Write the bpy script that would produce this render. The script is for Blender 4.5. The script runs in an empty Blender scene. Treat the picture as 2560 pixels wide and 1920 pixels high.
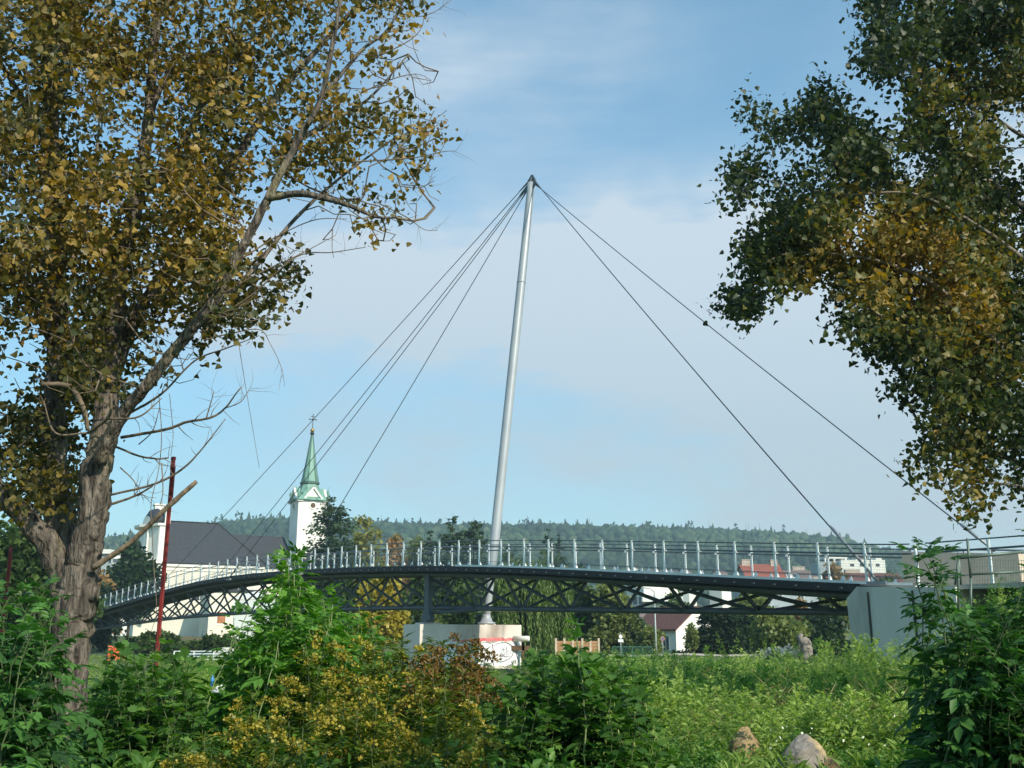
import bpy, math, random
import numpy as np
from mathutils import Vector
C = bpy.context.scene.collection
sc = bpy.context.scene
R = math.radians
rng = np.random.default_rng(7)
random.seed(7)

# ------------------------------------------------------------------ camera
CAM_Z = 1.7
PITCH = math.atan(252 / 1000)
cp, sp = math.cos(PITCH), math.sin(PITCH)
cam = bpy.data.cameras.new('camera')
cam.sensor_width = 36; cam.lens = 36 * 1000 / 1024
cam.clip_start = 0.1; cam.clip_end = 20000
cam_o = bpy.data.objects.new('camera', cam); C.objects.link(cam_o)
cam_o.location = (0, 0, CAM_Z); cam_o.rotation_euler = (math.pi / 2 + PITCH, 0, 0)
sc.camera = cam_o

def ray(u, v):                       # survey ray through a 1024-wide picture point
    a = (u - 512) / 1000; b = (384 - v) / 1000
    return np.array([a, cp - b * sp, sp + b * cp])
def W(px, py, Y):                    # point at forward distance Y (2212-wide survey sheet)
    d = ray(px * 1024 / 2212, py * 1024 / 2212)
    return np.array([0, 0, CAM_Z]) + d * (Y / d[1])
def Q(u, v, Y):                      # the same on the 2560-wide sheet
    return W(u * 2212 / 2560, v * 2212 / 2560, Y)
def WA(P, Y):
    P = np.asarray(P, float); s = 1024 / 2212
    a = (P[:, 0] * s - 512) / 1000; b = (384 - P[:, 1] * s) / 1000
    D = np.stack([a, cp - b * sp, sp + b * cp], 1)
    return np.array([0, 0, CAM_Z]) + D * (np.asarray(Y) / D[:, 1])[:, None]
def PXR(wpx, Y):                     # width in 2212-sheet pixels -> metres at distance Y
    return wpx * 1024 / 2212 / 1000 * Y

# ------------------------------------------------------------------ colour / materials
def lin(h):
    h = h.lstrip('#'); o = []
    for i in (0, 2, 4):
        c = int(h[i:i + 2], 16) / 255
        o.append(c / 12.92 if c <= .04045 else ((c + .055) / 1.055) ** 2.4)
    return (*o, 1)
def g(v): return (v, v, v, 1)
def nodes(m):
    m.use_nodes = True; nt = m.node_tree; nt.nodes.clear(); return nt, nt.nodes, nt.links
def surf(name, c1, c2=None, scale=4., rough=.6, bump=0., bscale=None, metal=0., detail=6, stretch=(1, 1, 1), spec=.4, c3=None, s3=.4, m3=(.5, .62)):
    m = bpy.data.materials.new(name); nt, N, L = nodes(m)
    o = N.new('ShaderNodeOutputMaterial'); b = N.new('ShaderNodeBsdfPrincipled')
    b.inputs['Roughness'].default_value = rough; b.inputs['Metallic'].default_value = metal
    b.inputs['Specular IOR Level'].default_value = spec
    L.new(b.outputs[0], o.inputs[0])
    tc = N.new('ShaderNodeTexCoord'); mp = N.new('ShaderNodeMapping'); mp.inputs['Scale'].default_value = stretch
    L.new(tc.outputs['Object'], mp.inputs[0])
    if c2 is None: c2 = tuple(x * .8 for x in c1[:3]) + (1,)
    n = N.new('ShaderNodeTexNoise'); n.inputs['Scale'].default_value = scale; n.inputs['Detail'].default_value = detail
    L.new(mp.outputs[0], n.inputs['Vector'])
    r = N.new('ShaderNodeValToRGB'); r.color_ramp.elements[0].position = .35; r.color_ramp.elements[1].position = .65
    r.color_ramp.elements[0].color = c1; r.color_ramp.elements[1].color = c2
    L.new(n.outputs[0], r.inputs[0]); col = r.outputs[0]
    if c3:
        n3 = N.new('ShaderNodeTexNoise'); n3.inputs['Scale'].default_value = s3; n3.inputs['Detail'].default_value = 5
        L.new(mp.outputs[0], n3.inputs['Vector'])
        mr = N.new('ShaderNodeMapRange'); mr.inputs[1].default_value = m3[0]; mr.inputs[2].default_value = m3[1]
        L.new(n3.outputs[0], mr.inputs[0])
        mx = N.new('ShaderNodeMix'); mx.data_type = 'RGBA'
        L.new(mr.outputs[0], mx.inputs[0]); L.new(col, mx.inputs[6]); mx.inputs[7].default_value = c3; col = mx.outputs[2]
    L.new(col, b.inputs['Base Color'])
    if bump:
        n2 = N.new('ShaderNodeTexNoise'); n2.inputs['Scale'].default_value = bscale or scale * 3; n2.inputs['Detail'].default_value = 8
        L.new(mp.outputs[0], n2.inputs['Vector'])
        bp = N.new('ShaderNodeBump'); bp.inputs['Strength'].default_value = bump; bp.inputs['Distance'].default_value = .05
        L.new(n2.outputs[0], bp.inputs['Height']); L.new(bp.outputs[0], b.inputs['Normal'])
    return m
def leafmat(name, cols, trans=.35, rough=.5, tcol=None):
    """ramp over the per-leaf 'tone' attribute"""
    m = bpy.data.materials.new(name); nt, N, L = nodes(m)
    o = N.new('ShaderNodeOutputMaterial'); b = N.new('ShaderNodeBsdfPrincipled'); b.inputs['Roughness'].default_value = rough
    b.inputs['Specular IOR Level'].default_value = .35
    a = N.new('ShaderNodeAttribute'); a.attribute_name = 'tone'
    r = N.new('ShaderNodeValToRGB'); e = r.color_ramp.elements
    while len(e) < len(cols): e.new(.5)
    for i, c in enumerate(cols):
        e[i].position = i / (len(cols) - 1); e[i].color = c
    L.new(a.outputs['Fac'], r.inputs[0]); L.new(r.outputs[0], b.inputs['Base Color'])
    t = N.new('ShaderNodeBsdfTranslucent')
    hs = N.new('ShaderNodeHueSaturation'); hs.inputs['Saturation'].default_value = 1.15; hs.inputs['Value'].default_value = 1.5
    L.new(r.outputs[0], hs.inputs['Color']); L.new(hs.outputs[0], t.inputs[0])
    mx = N.new('ShaderNodeMixShader'); mx.inputs[0].default_value = trans
    L.new(b.outputs[0], mx.inputs[1]); L.new(t.outputs[0], mx.inputs[2]); L.new(mx.outputs[0], o.inputs[0])
    return m

# ------------------------------------------------------------------ object helpers
def tag(o, label=None, cat=None, group=None, kind=None):
    if label: o['label'] = label
    if cat: o['category'] = cat
    if group: o['group'] = group
    if kind: o['kind'] = kind
    return o
def thing(name, label, cat, loc=(0, 0, 0), group=None):
    o = bpy.data.objects.new(name, None); C.objects.link(o)
    o.location = tuple(float(x) for x in loc); o.empty_display_size = .2
    return tag(o, label, cat, group)
def worldloc(o):
    v = Vector((0, 0, 0))
    while o is not None: v += o.location; o = o.parent
    return np.array(v)
def link(name, me, mat, parent=None, loc=None):
    """mesh in world coordinates is re-centred on its parent (or on loc)"""
    o = bpy.data.objects.new(name, me); C.objects.link(o)
    org = worldloc(parent) if parent is not None else (np.array(loc, float) if loc is not None else None)
    if org is not None and len(me.vertices):
        co = np.empty(len(me.vertices) * 3); me.vertices.foreach_get('co', co)
        co = (co.reshape(-1, 3) - org).ravel(); me.vertices.foreach_set('co', co); me.update()
    if parent is not None: o.parent = parent
    elif loc is not None: o.location = tuple(float(x) for x in loc)
    if mat is not None:
        for m in (mat if isinstance(mat, (list, tuple)) else [mat]): me.materials.append(m)
    return o
def copy_tree(o, loc, label=None):
    c = o.copy(); C.objects.link(c); c.location = tuple(float(x) for x in loc)
    if label: c['label'] = label
    for ch in list(o.children):
        k = ch.copy(); C.objects.link(k); k.parent = c
        for s in list(ch.children):
            q = s.copy(); C.objects.link(q); q.parent = k
    return c
def np_mesh(name, V, F, tone=None, smooth=False):
    V = np.asarray(V, np.float32); me = bpy.data.meshes.new(name)
    F = np.asarray(F, np.int32); k = F.shape[1]; nf = len(F)
    me.vertices.add(len(V)); me.vertices.foreach_set('co', V.ravel())
    me.loops.add(nf * k); me.loops.foreach_set('vertex_index', F.ravel())
    me.polygons.add(nf); me.polygons.foreach_set('loop_start', np.arange(0, nf * k, k, dtype=np.int32))
    me.polygons.foreach_set('loop_total', np.full(nf, k, np.int32))
    if smooth: me.polygons.foreach_set('use_smooth', np.ones(nf, bool))
    me.update(calc_edges=True)
    if tone is not None:
        a = me.attributes.new('tone', 'FLOAT', 'FACE'); a.data.foreach_set('value', np.asarray(tone, np.float32))
    return me
class MB:
    def __init__(s): s.v = []; s.f = []; s.sm = []
    def add(s, vs, fs, smooth=False):
        b = len(s.v); s.v += [tuple(float(c) for c in p) for p in vs]
        for f in fs: s.f.append(tuple(b + i for i in f)); s.sm.append(smooth)
    def box(s, c, sz, ax=(1, 0, 0), ay=(0, 1, 0), az=(0, 0, 1)):
        c = np.array(c, float); a = np.array(ax, float) * sz[0] / 2; b = np.array(ay, float) * sz[1] / 2; d = np.array(az, float) * sz[2] / 2
        vs = [c + i * a + j * b + k * d for k in (-1, 1) for j in (-1, 1) for i in (-1, 1)]
        s.add(vs, [(0, 2, 3, 1), (4, 5, 7, 6), (0, 1, 5, 4), (2, 6, 7, 3), (0, 4, 6, 2), (1, 3, 7, 5)])
    def beam(s, p, q, w, h, up=(0, 0, 1)):
        p = np.array(p, float); q = np.array(q, float); d = q - p; L = np.linalg.norm(d); d /= L
        x = np.cross(d, up); x /= np.linalg.norm(x); z = np.cross(x, d)
        s.box((p + q) / 2, (L, w, h), d, x, z)
    def tube(s, P, r, n=8, caps=True, smooth=True, squash=None):
        P = np.array(P, float); k = len(P); r = np.broadcast_to(np.array(r, float), (k,))
        T = np.gradient(P, axis=0); T /= np.linalg.norm(T, axis=1)[:, None] + 1e-9
        up = np.array([0, 0, 1.]) if abs(T[0][2]) < .9 else np.array([1., 0, 0])
        vs = []
        for i in range(k):
            x = np.cross(T[i], up); x /= np.linalg.norm(x) + 1e-9; y = np.cross(x, T[i]); up = y if k > 2 else up
            for j in range(n):
                a = 2 * math.pi * j / n + .3
                vs.append(P[i] + r[i] * (math.cos(a) * x + math.sin(a) * y))
        fs = [(i * n + j, i * n + (j + 1) % n, (i + 1) * n + (j + 1) % n, (i + 1) * n + j) for i in range(k - 1) for j in range(n)]
        if caps: fs += [tuple(range(n - 1, -1, -1)), tuple((k - 1) * n + j for j in range(n))]
        s.add(vs, fs, smooth)
    def lathe(s, base, prof, n=12, smooth=True):
        b = np.array(base, float); vs = []
        for (r, z) in prof:
            for j in range(n):
                a = 2 * math.pi * j / n; vs.append(b + (r * math.cos(a), r * math.sin(a), z))
        k = len(prof)
        fs = [(i * n + j, i * n + (j + 1) % n, (i + 1) * n + (j + 1) % n, (i + 1) * n + j) for i in range(k - 1) for j in range(n)]
        fs += [tuple(range(n - 1, -1, -1)), tuple((k - 1) * n + j for j in range(n))]
        s.add(vs, fs, smooth)
    def prism(s, poly, d):
        """extrude polygon (3d points) by vector d"""
        p = [np.array(q, float) for q in poly]; n = len(p); d = np.array(d, float)
        s.add(p + [q + d for q in p], [tuple(range(n - 1, -1, -1)), tuple(range(n, 2 * n))] + [(i, (i + 1) % n, n + (i + 1) % n, n + i) for i in range(n)])
    def disc(s, c, nrm, r, t=.02, n=20, inner=0):
        c = np.array(c, float); nrm = np.array(nrm, float); nrm /= np.linalg.norm(nrm)
        x = np.cross(nrm, (0, 0, 1)); x /= np.linalg.norm(x); y = np.cross(x, nrm)
        ring = lambda rr, off: [c + nrm * off + rr * (math.cos(2 * math.pi * i / n) * x + math.sin(2 * math.pi * i / n) * y) for i in range(n)]
        if not inner: s.prism(ring(r, -t / 2), nrm * t); return
        vs = ring(r, -t / 2) + ring(r, t / 2) + ring(inner, t / 2) + ring(inner, -t / 2); fs = []
        for k in range(4):
            for i in range(n): fs.append((k * n + i, k * n + (i + 1) % n, ((k + 1) % 4) * n + (i + 1) % n, ((k + 1) % 4) * n + i))
        s.add(vs, fs)
    def build(s, name, mat, parent=None, loc=None):
        me = bpy.data.meshes.new(name); me.from_pydata(s.v, [], s.f)
        import bmesh
        bm = bmesh.new(); bm.from_mesh(me); bmesh.ops.recalc_face_normals(bm, faces=bm.faces); bm.to_mesh(me); bm.free()
        if len(me.polygons) == len(s.sm): me.polygons.foreach_set('use_smooth', s.sm)
        me.update()
        return link(name, me, mat, parent, loc)
def smooth_path(P, k=6):
    """Catmull-Rom through rows of P"""
    P = np.array(P, float); n = len(P); E = np.vstack([2 * P[0] - P[1], P, 2 * P[-1] - P[-2]]); out = []
    for i in range(n - 1):
        a, b, c, d = E[i:i + 4]
        for t in np.linspace(0, 1, k, endpoint=False):
            out.append(.5 * ((2 * b) + (c - a) * t + (2 * a - 5 * b + 4 * c - d) * t * t + (3 * b - a - 3 * c + d) * t ** 3))
    out.append(P[-1]); return np.array(out)

# ------------------------------------------------------------------ foliage
def tpl(verts, faces): return np.array(verts, float), np.array(faces, int)
POPLAR = tpl([(0, 0, 0), (.34, .02, .06), (.50, .26, .10), (0, .42, 0), (.22, .68, .05), (0, 1, -.07), (-.34, .02, .06), (-.50, .26, .10), (-.22, .68, .05)], [(0, 1, 2, 3), (3, 2, 4, 5), (0, 3, 7, 6), (3, 5, 8, 7)])
OVATE = tpl([(0, 0, 0), (.26, .35, .07), (.17, .72, .03), (0, 1, -.12), (-.17, .72, .03), (-.26, .35, .07)], [(0, 1, 2, 3), (0, 3, 4, 5)])
BLADE = tpl([(-.06, 0, 0), (.06, 0, 0), (.05, .6, .05), (0, 1, -.08)], [(0, 1, 2, 3)])
LANCE = tpl([(0, 0, 0), (.11, .4, .03), (0, 1, -.12), (-.11, .4, .03)], [(0, 1, 2, 3)])
CARD = tpl([(-.5, 0, 0), (.4, .1, .12), (.5, .9, -.05), (-.3, 1, .1)], [(0, 1, 2, 3)])
MAPLE = tpl([(0, 0, 0), (.30, .02, .05), (.55, .40, .02), (.30, .45, .07), (.34, .78, 0), (.12, .68, .05), (0, 1, -.10),
             (-.12, .68, .05), (-.34, .78, 0), (-.30, .45, .07), (-.55, .40, .02), (-.30, .02, .05)],
            [(0, 1, 2, 3), (0, 3, 4, 5), (0, 5, 6, 7), (0, 7, 8, 9), (0, 9, 10, 11)])
def compound(n=5, leaf=OVATE, ls=.46, droop=.25):
    vs = []; fs = []
    for i in range(n):
        if i == n - 1: y, a = .62, 0.
        else:
            y = .28 + .30 * (i // 2) / max(1, (n - 1) // 2 - .001) * 1.0; a = (1 if i % 2 else -1) * (1.05 - .12 * (i // 2))
        ca, sa = math.cos(a), math.sin(a); s = ls * (1.05 if i == n - 1 else .95)
        b = len(vs)
        for (x, yy, z) in leaf[0]:
            x, yy, z = x * s, yy * s, z * s
            rx, ry = x * ca + yy * sa, -x * sa + yy * ca
            vs.append((rx, y + ry, z - droop * (y + ry) ** 2 - .25 * abs(rx)))
        fs += [tuple(b + k for k in f) for f in leaf[1]]
    b = len(vs); vs += [(-.008, 0, 0), (.008, 0, 0), (.006, .65, -droop * .42), (-.006, .65, -droop * .42)]; fs.append((b, b + 1, b + 2, b + 3))
    return tpl(vs, fs)
PINNATE = compound(5); PINNATE3 = compound(3, ls=.55)
def unit(a): return a / (np.linalg.norm(a, axis=-1, keepdims=True) + 1e-9)
def scatter(template, P, F, Nn, S, tone, r=None):
    """template instances: points P, axis F, normal Nn, size S -> verts, faces, tone"""
    V0, F0 = template; n = len(P)
    F = unit(F); X = unit(np.cross(F, Nn)); Z = np.cross(X, F)
    V = (P[:, None, :] + S[:, None, None] * (V0[None, :, 0:1] * X[:, None, :] + V0[None, :, 1:2] * F[:, None, :] + V0[None, :, 2:3] * Z[:, None, :])).reshape(-1, 3)
    FF = (np.arange(n)[:, None, None] * len(V0) + F0[None]).reshape(-1, F0.shape[1])
    return V, FF, np.repeat(tone, len(F0))
def rdir(n, r=rng): return unit(r.normal(size=(n, 3)))
def inpoly(P, poly):
    P = np.asarray(P); x, y = P[:, 0], P[:, 1]; ins = np.zeros(len(P), bool); n = len(poly)
    for i in range(n):
        x1, y1 = poly[i]; x2, y2 = poly[(i + 1) % n]
        if y1 == y2: continue
        c = ((y1 > y) != (y2 > y)) & (x < (x2 - x1) * (y - y1) / (y2 - y1) + x1); ins ^= c
    return ins
def sample_poly(poly, n, r=rng):
    q = np.array(poly, float); lo, hi = q.min(0), q.max(0); out = np.empty((0, 2))
    while len(out) < n:
        p = r.uniform(lo, hi, size=(n * 2, 2)); out = np.vstack([out, p[inpoly(p, poly)]])
    return out[:n]
def sticks(A, B, ra, rb, n=5):
    """many thin tapered prisms at once"""
    A, B = np.asarray(A, float), np.asarray(B, float); k = len(A); D = unit(B - A)
    up = np.where(np.abs(D[:, 2:3]) < .9, np.array([[0, 0, 1.]]), np.array([[1., 0, 0]]))
    X = unit(np.cross(D, up)); Y = np.cross(X, D); a = 2 * np.pi * np.arange(n) / n
    ring = np.cos(a)[None, :, None] * X[:, None] + np.sin(a)[None, :, None] * Y[:, None]
    V = np.concatenate([A[:, None] + ring * np.asarray(ra)[:, None, None], B[:, None] + ring * np.asarray(rb)[:, None, None]], 1).reshape(-1, 3)
    i = np.arange(n); f = np.stack([i, (i + 1) % n, n + (i + 1) % n, n + i], 1)
    F = (np.arange(k)[:, None, None] * 2 * n + f[None]).reshape(-1, 4)
    return V, F
def grow(limb_pts, clusters, r=rng, step=.28, sag=.12, tip=.0035, jitter=.05, spread_pref=.15):
    """connect every cluster point to the nearest existing wood; returns sticks and the twig end directions"""
    nodes_ = [np.array(p, float) for p in limb_pts]; par = [-1] * len(nodes_); lev = [0.] * len(nodes_)
    base = len(nodes_); lp = np.array(limb_pts)
    d0 = np.array([np.min(np.linalg.norm(lp - c, axis=1)) for c in clusters])
    arr = np.empty((base + len(clusters) * 40, 3)); arr[:base] = lp; lv = np.zeros(len(arr)); cnt = base
    tipdir = np.zeros((len(clusters), 3)); tips = np.zeros(len(clusters), int)
    for ci in np.argsort(d0):
        c = clusters[ci]; dd = np.linalg.norm(arr[:cnt] - c, axis=1) + spread_pref * lv[:cnt]
        dd += .6 * np.maximum(0, arr[:cnt, 2] - c[2])           # twigs rise from lower wood
        j = int(np.argmin(dd)); a = arr[j]; L = np.linalg.norm(c - a); m = max(1, min(38, int(math.ceil(L / step))))
        prev = j
        mid = r.normal(size=3) * jitter * L
        for q in range(1, m + 1):
            t = q / m; p = a + (c - a) * t + mid * math.sin(math.pi * t) * 1.2 + np.array([0, 0, -sag * L * math.sin(math.pi * t)])
            if q < m: p = p + r.normal(size=3) * jitter * .25 * step
            arr[cnt] = p; par.append(prev); lv[cnt] = lv[prev] + 1. / max(m, 2); prev = cnt; cnt += 1
        tips[ci] = prev; tipdir[ci] = arr[prev] - arr[par[prev]]
    load = np.zeros(cnt); load[tips] = 1
    for i in range(cnt - 1, base - 1, -1): load[par[i]] += load[i]
    rad = tip * np.sqrt(np.maximum(load, 1)) + .0005
    idx = np.arange(base, cnt); pi = np.array(par)[idx]
    rb = rad[idx]; ra = np.where(pi >= base, rad[pi], rb * 1.15)
    V, F = sticks(arr[pi], arr[idx], ra, rb, 5)
    return V, F, unit(tipdir), arr[base:cnt]
def limb_mesh(mb, P, rr, n=14, seed=0, rough=.06):
    P = smooth_path(np.array(P), 7); rr = np.interp(np.linspace(0, 1, len(P)), np.linspace(0, 1, len(rr)), rr)
    r2 = np.random.default_rng(seed); P = P + r2.normal(size=P.shape) * rr[:, None] * .06
    b = len(mb.v); mb.tube(P, rr, n)
    for i in range(len(P) * n):
        k, j = divmod(i, n); a = 1 + rough * math.sin(j * 2.4 + k * .35 + seed) + rough * r2.normal() * .6
        c = P[k]; v = np.array(mb.v[b + i]); mb.v[b + i] = tuple(c + (v - c) * a)
    return P, rr
# ================================================================== FOOTBRIDGE
M = {}
M['steel'] = surf('dark_steel_paint', lin('#595f63'), lin('#4d5357'), 1.5, .45, .05)
M['black_steel'] = surf('black_steel', lin('#17181b'), lin('#202226'), 2, .55)
M['galv'] = surf('galvanised_post', lin('#e4e6e2'), lin('#d3d8d6'), 6, .45, metal=.0)
M['rail'] = surf('rail_steel', lin('#5d6a6e'), lin('#4a565b'), 5, .35, metal=.5)
M['wire'] = surf('mesh_wire', lin('#8d979a'), lin('#79858a'), 5, .35, metal=.7)
M['deck'] = surf('deck_concrete', lin('#b9b4aa'), lin('#a6a198'), 3, .8, .2)
M['pylon'] = surf('pylon_paint', lin('#a3a6a8'), lin('#999c9f'), .7, .42, .015, metal=.1, spec=.4)
M['sleeve'] = surf('socket_steel', lin('#878d90'), lin('#74797c'), 5, .4, metal=.3)
M['cable'] = surf('cable_steel', lin('#4c5358'), lin('#3f464b'), 10, .35, metal=.6)
D2 = np.array([-1.1101, 1.4532, 0.]); PERP = np.array([1.4532, 1.1101, 0.]); DL = np.linalg.norm(D2)
PERP /= np.linalg.norm(PERP); DIR = D2 / DL
_k = smooth_path(np.array([(-3, 1.25), (-1, 1.53), (0, 1.65), (5, 2.39), (10, 3.12), (15, 3.68), (20, 4.04), (25, 4.27), (30, 4.33), (35, 4.06), (40, 3.52), (45, 2.93), (50, 2.29), (58, 1.3)]), 8)
def dz(n): return CAM_Z + float(np.interp(n, _k[:, 0], _k[:, 1]))
_b = smooth_path(np.array([(-2, .6), (0, .65), (4.3, .84), (10, 1.11), (14, 1.32), (17.5, 1.47), (21, 1.53), (26, 1.58), (31, 1.57), (38, 1.41), (44, 1.08), (50, .65), (58, .05)]), 8)
def bz(n): return CAM_Z + float(np.interp(n, _b[:, 0], _b[:, 1])) + .12
def EP(n, off=0., h=0.):             # point on the bridge: post number, distance in from the near rail, height over the deck
    return np.array([11.667, 33.463, 0]) + D2 * n + PERP * off + np.array([0, 0, dz(n) + h])
def BP(n, h=0.):
    p = EP(n, 1.7); p[2] = bz(n) + h; return p
N0, N1 = -.9, 56.
NS = np.arange(N0, N1 + .01, .5)
WID = 3.4
bridge = thing('footbridge', 'long dark steel truss footbridge hung by cables from one tilted grey mast', 'bridge', EP(15, 1.7, -3))
def strip(offs_h, name, mat, parent, ns=NS, smooth=False):
    """sweep a closed cross-section (off, h) along the bridge"""
    mb = MB(); k = len(offs_h); vs = [EP(n, o, h) for n in ns for (o, h) in offs_h]
    fs = [(i * k + j, i * k + (j + 1) % k, (i + 1) * k + (j + 1) % k, (i + 1) * k + j) for i in range(len(ns) - 1) for j in range(k)]
    fs += [tuple(range(k)), tuple((len(ns) - 1) * k + j for j in range(k))]
    mb.add(vs, fs, smooth); return mb.build(name, mat, parent)
dk = strip([(.085, 0), (.085, -.05), (WID - .085, -.05), (WID - .085, 0)], 'deck', M['deck'], bridge)
for o in (-.1, WID + .02):
    for nsub, hk in ((NS[NS <= 13.2], .09), (NS[NS >= 13.0], .03)): strip([(o, .004), (o, hk), (o + .08, hk), (o + .08, .004)], 'kerb', M['galv'] if hk > .05 else M['steel'], dk, nsub)
NB = np.concatenate([[.18], NS[NS > .2]])
for o in (-.12, WID - .08):
    f = strip([(o, .0), (o, -.27), (o + .2, -.27), (o + .2, .0)], 'edge_beam', M['black_steel'], bridge, NB)
    if o < 0:
        mb = MB()
        for n in np.arange(.5, 54, .5): mb.box(EP(n, -.14, -.16), (.1, .06, .05), DIR, PERP)
        mb.build('bolt_plates', M['steel'], f)
strip([(.3, -.078), (.3, -.2), (WID - .3, -.2), (WID - .3, -.078)], 'floor_beam', M['black_steel'], bridge, NB)
for o in (.62, 2.78):
    mb = MB(); mb.tube([EP(n, o, -.40) for n in NB], .125, 10); mb.build('top_chord', M['steel'], bridge)
mb = MB(); mb.tube([BP(n) for n in NB], .13, 10); mb.build('bottom_chord', M['steel'], bridge)
nodesn = [3.2 + 2.02 * k for k in range(26)]
for k, n in enumerate([1.17] + nodesn):
    b0 = BP(n)
    mb = MB()
    for o in (.62, 2.78): mb.beam(b0, EP(n, o, -.42), .115, .115, DIR)
    mb.box(b0 + (0, 0, .06), (.5, .16, .3), DIR, PERP)
    pan = mb.build('truss_panel', M['steel'], bridge)
    if n + 2.02 < N1:
        for o in (.62, 2.78):
            ux = .06 if o < 1 else -.06
            mb = MB()
            if o < 1: mb.beam(BP(n) - PERP * .07 + DIR * .12, EP(n + 2.02, o - .05, -.44) - DIR * .15, .11, .12, DIR)
            else: mb.beam(EP(n, o + .05, -.44) + DIR * .15, BP(n + 2.02) + PERP * .07 - DIR * .12, .09, .1, DIR)
            mb.build('diagonal_brace', M['steel'], pan)
mb = MB()
for o in (.62, 2.78):
    mb.beam(EP(.2, o, -.44), BP(1.1), .12, .12, DIR)
mb.build('end_brace', M['steel'], bridge)
# railings: each post a sub-part
for o, inn in ((0., .07), (WID, -.07)):
    ns = np.arange(-1 if o else 0, 55.5, .25)
    ns = np.arange(-.9, 55.1, .25)
    mb = MB()
    mb.tube([EP(n, o, 1.3) for n in ns], .024, 6); mb.tube([EP(n, o + inn, 1.0) for n in ns], .036, 6); mb.tube([EP(n, o, .26) for n in ns], .012, 5)
    rl = mb.build('railing', M['rail'], bridge)
    ph = 0 if o == 0 else .1
    A = []; B = []
    for n in np.arange(-.9, 55, .035): A.append(EP(n, o, .13)); B.append(EP(n, o, 1.0))
    for h in np.arange(.2, 1.0, .09):
        for n in np.arange(-.9, 54.5, .5): A.append(EP(n, o, h)); B.append(EP(n + .5, o, h))
    V, F = sticks(np.array(A), np.array(B), np.full(len(A), .0017), np.full(len(A), .0017), 3)
    link('wire_mesh', np_mesh('wire_mesh', V, F), M['wire'], rl)
    wd = MB()
    proto = None
    for n in range(0, 55):
        base = EP(n + ph, o, .02)
        if proto is None:
            mb = MB()
            c = EP(n + ph, o)
            mb.box(c + (0, 0, .66), (.045, .085, 1.28), DIR, PERP); mb.box(c + PERP * inn * .7 + (0, 0, .97), (.1, .16, .09), DIR, PERP)
            mb.prism([c + (0, 0, .1) - DIR * .03 - PERP * .03, c + (0, 0, .1) - DIR * .03 + PERP * .15, c + (0, 0, .36) - DIR * .03], DIR * .06)
            mb.box(c + (0, 0, 1.315), (.07, .07, .05), DIR, PERP)
            proto = mb.build('railing_post', M['galv'], rl); pc = c
        else:
            q = proto.copy(); C.objects.link(q); q.parent = rl
            q.location = Vector(tuple(EP(n + ph, o) - pc)) + proto.location
        c = EP(n + ph + .5, o)
        if n >= 50: continue
        if n == 0:
            wd.prism([c + (0, 0, .1) - DIR * .09 - PERP * .02, c + (0, 0, .1) + DIR * .09 - PERP * .02, c + (0, 0, .28) - DIR * .03], PERP * .04); kb = wd.build('kerb_bracket', M['galv'], rl); kc = c
        else:
            q = kb.copy(); C.objects.link(q); q.parent = rl; q.location = Vector(tuple(c - kc)) + kb.location
# mast
foot = EP(15.07, 4.56); foot[2] = Q(1217, 1546, foot[1])[2]
lo, hi = 50., 75.
for _ in range(60):
    mY = (lo + hi) / 2; t = W(1148, 396, mY)
    if (t[0] - foot[0]) / PERP[0] > (mY - foot[1]) / PERP[1]: lo = mY
    else: hi = mY
top = W(1148, 396, (lo + hi) / 2)
ax = unit(top - foot); HL = np.linalg.norm(top - foot)
mb = MB(); ts = np.linspace(0, 1, 40)
mb.tube([foot + ax * HL * t for t in ts], np.interp(ts, [0, .05, .14, .2, .6, 1], [.19, .21, .275, .285, .28, .25]), 24)
py = mb.build('mast', M['pylon'], bridge)
mb = MB(); mb.tube([foot + ax * (HL * .745 - .03), foot + ax * (HL * .745 + .03)], .288, 24); mb.build('mast_joint', M['pylon'], py)
mb = MB(); X1 = DIR; Z1 = np.cross(X1, ax) if False else np.cross(ax, X1)
hp = lambda a, h, s=0.: top + X1 * a + ax * h + Z1 * s
mb.prism([hp(-.2, -.5, -.05), hp(.2, -.5, -.05), hp(.36, -.05, -.05), hp(.42, .28, -.05), hp(.1, .62, -.05), hp(-.06, .62, -.05), hp(-.42, .1, -.05), hp(-.42, -.25, -.05)], Z1 * .1)
mb.prism([hp(-.05, -.35, -.2), hp(-.05, -.35, .2), hp(-.05, .4, .12), hp(-.05, .4, -.12)], X1 * .1)
mb.build('mast_head', M['steel'], py)
mb = MB(); mb.lathe(foot + (0, 0, -.32), [(.1, 0), (.36, .0), (.5, .02), (.5, .1), (.36, .13), (.24, .42), (.2, .55)], 16)
mb.build('mast_foot', M['pylon'], py)
# near support leg on the pier
leg0 = EP(15.07, .62); zb = Q(1085, 1549, leg0[1])[2]; legt = EP(15.07, .62, -.4)
mb = MB(); x, y, z0, z1 = leg0[0], leg0[1], zb, legt[2]
prof = [(-.5, z0), (.5, z0), (.5, z0 + .06), (.27, z0 + .42), (.22, z0 + .6), (.24, z1), (-.2, z1), (-.2, z0 + .6), (-.27, z0 + .42), (-.5, z0 + .06)]
mb.prism([np.array([x, y, 0]) - DIR * a - PERP * .14 + (0, 0, h) for a, h in prof], PERP * .28)
mb.box((x, y, z0 - .08), (.55, .45, .16), DIR, PERP)
sl = mb.build('support_leg', M['steel'], bridge)
mb = MB(); mb.tube([np.array([x, y, z0 + .35]), BP(13.2, -.05)], .09, 8); mb.tube([np.array([x, y, z0 + .35]), foot + (0, 0, .5)], .09, 8); mb.build('support_strut', M['steel'], sl)
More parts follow.
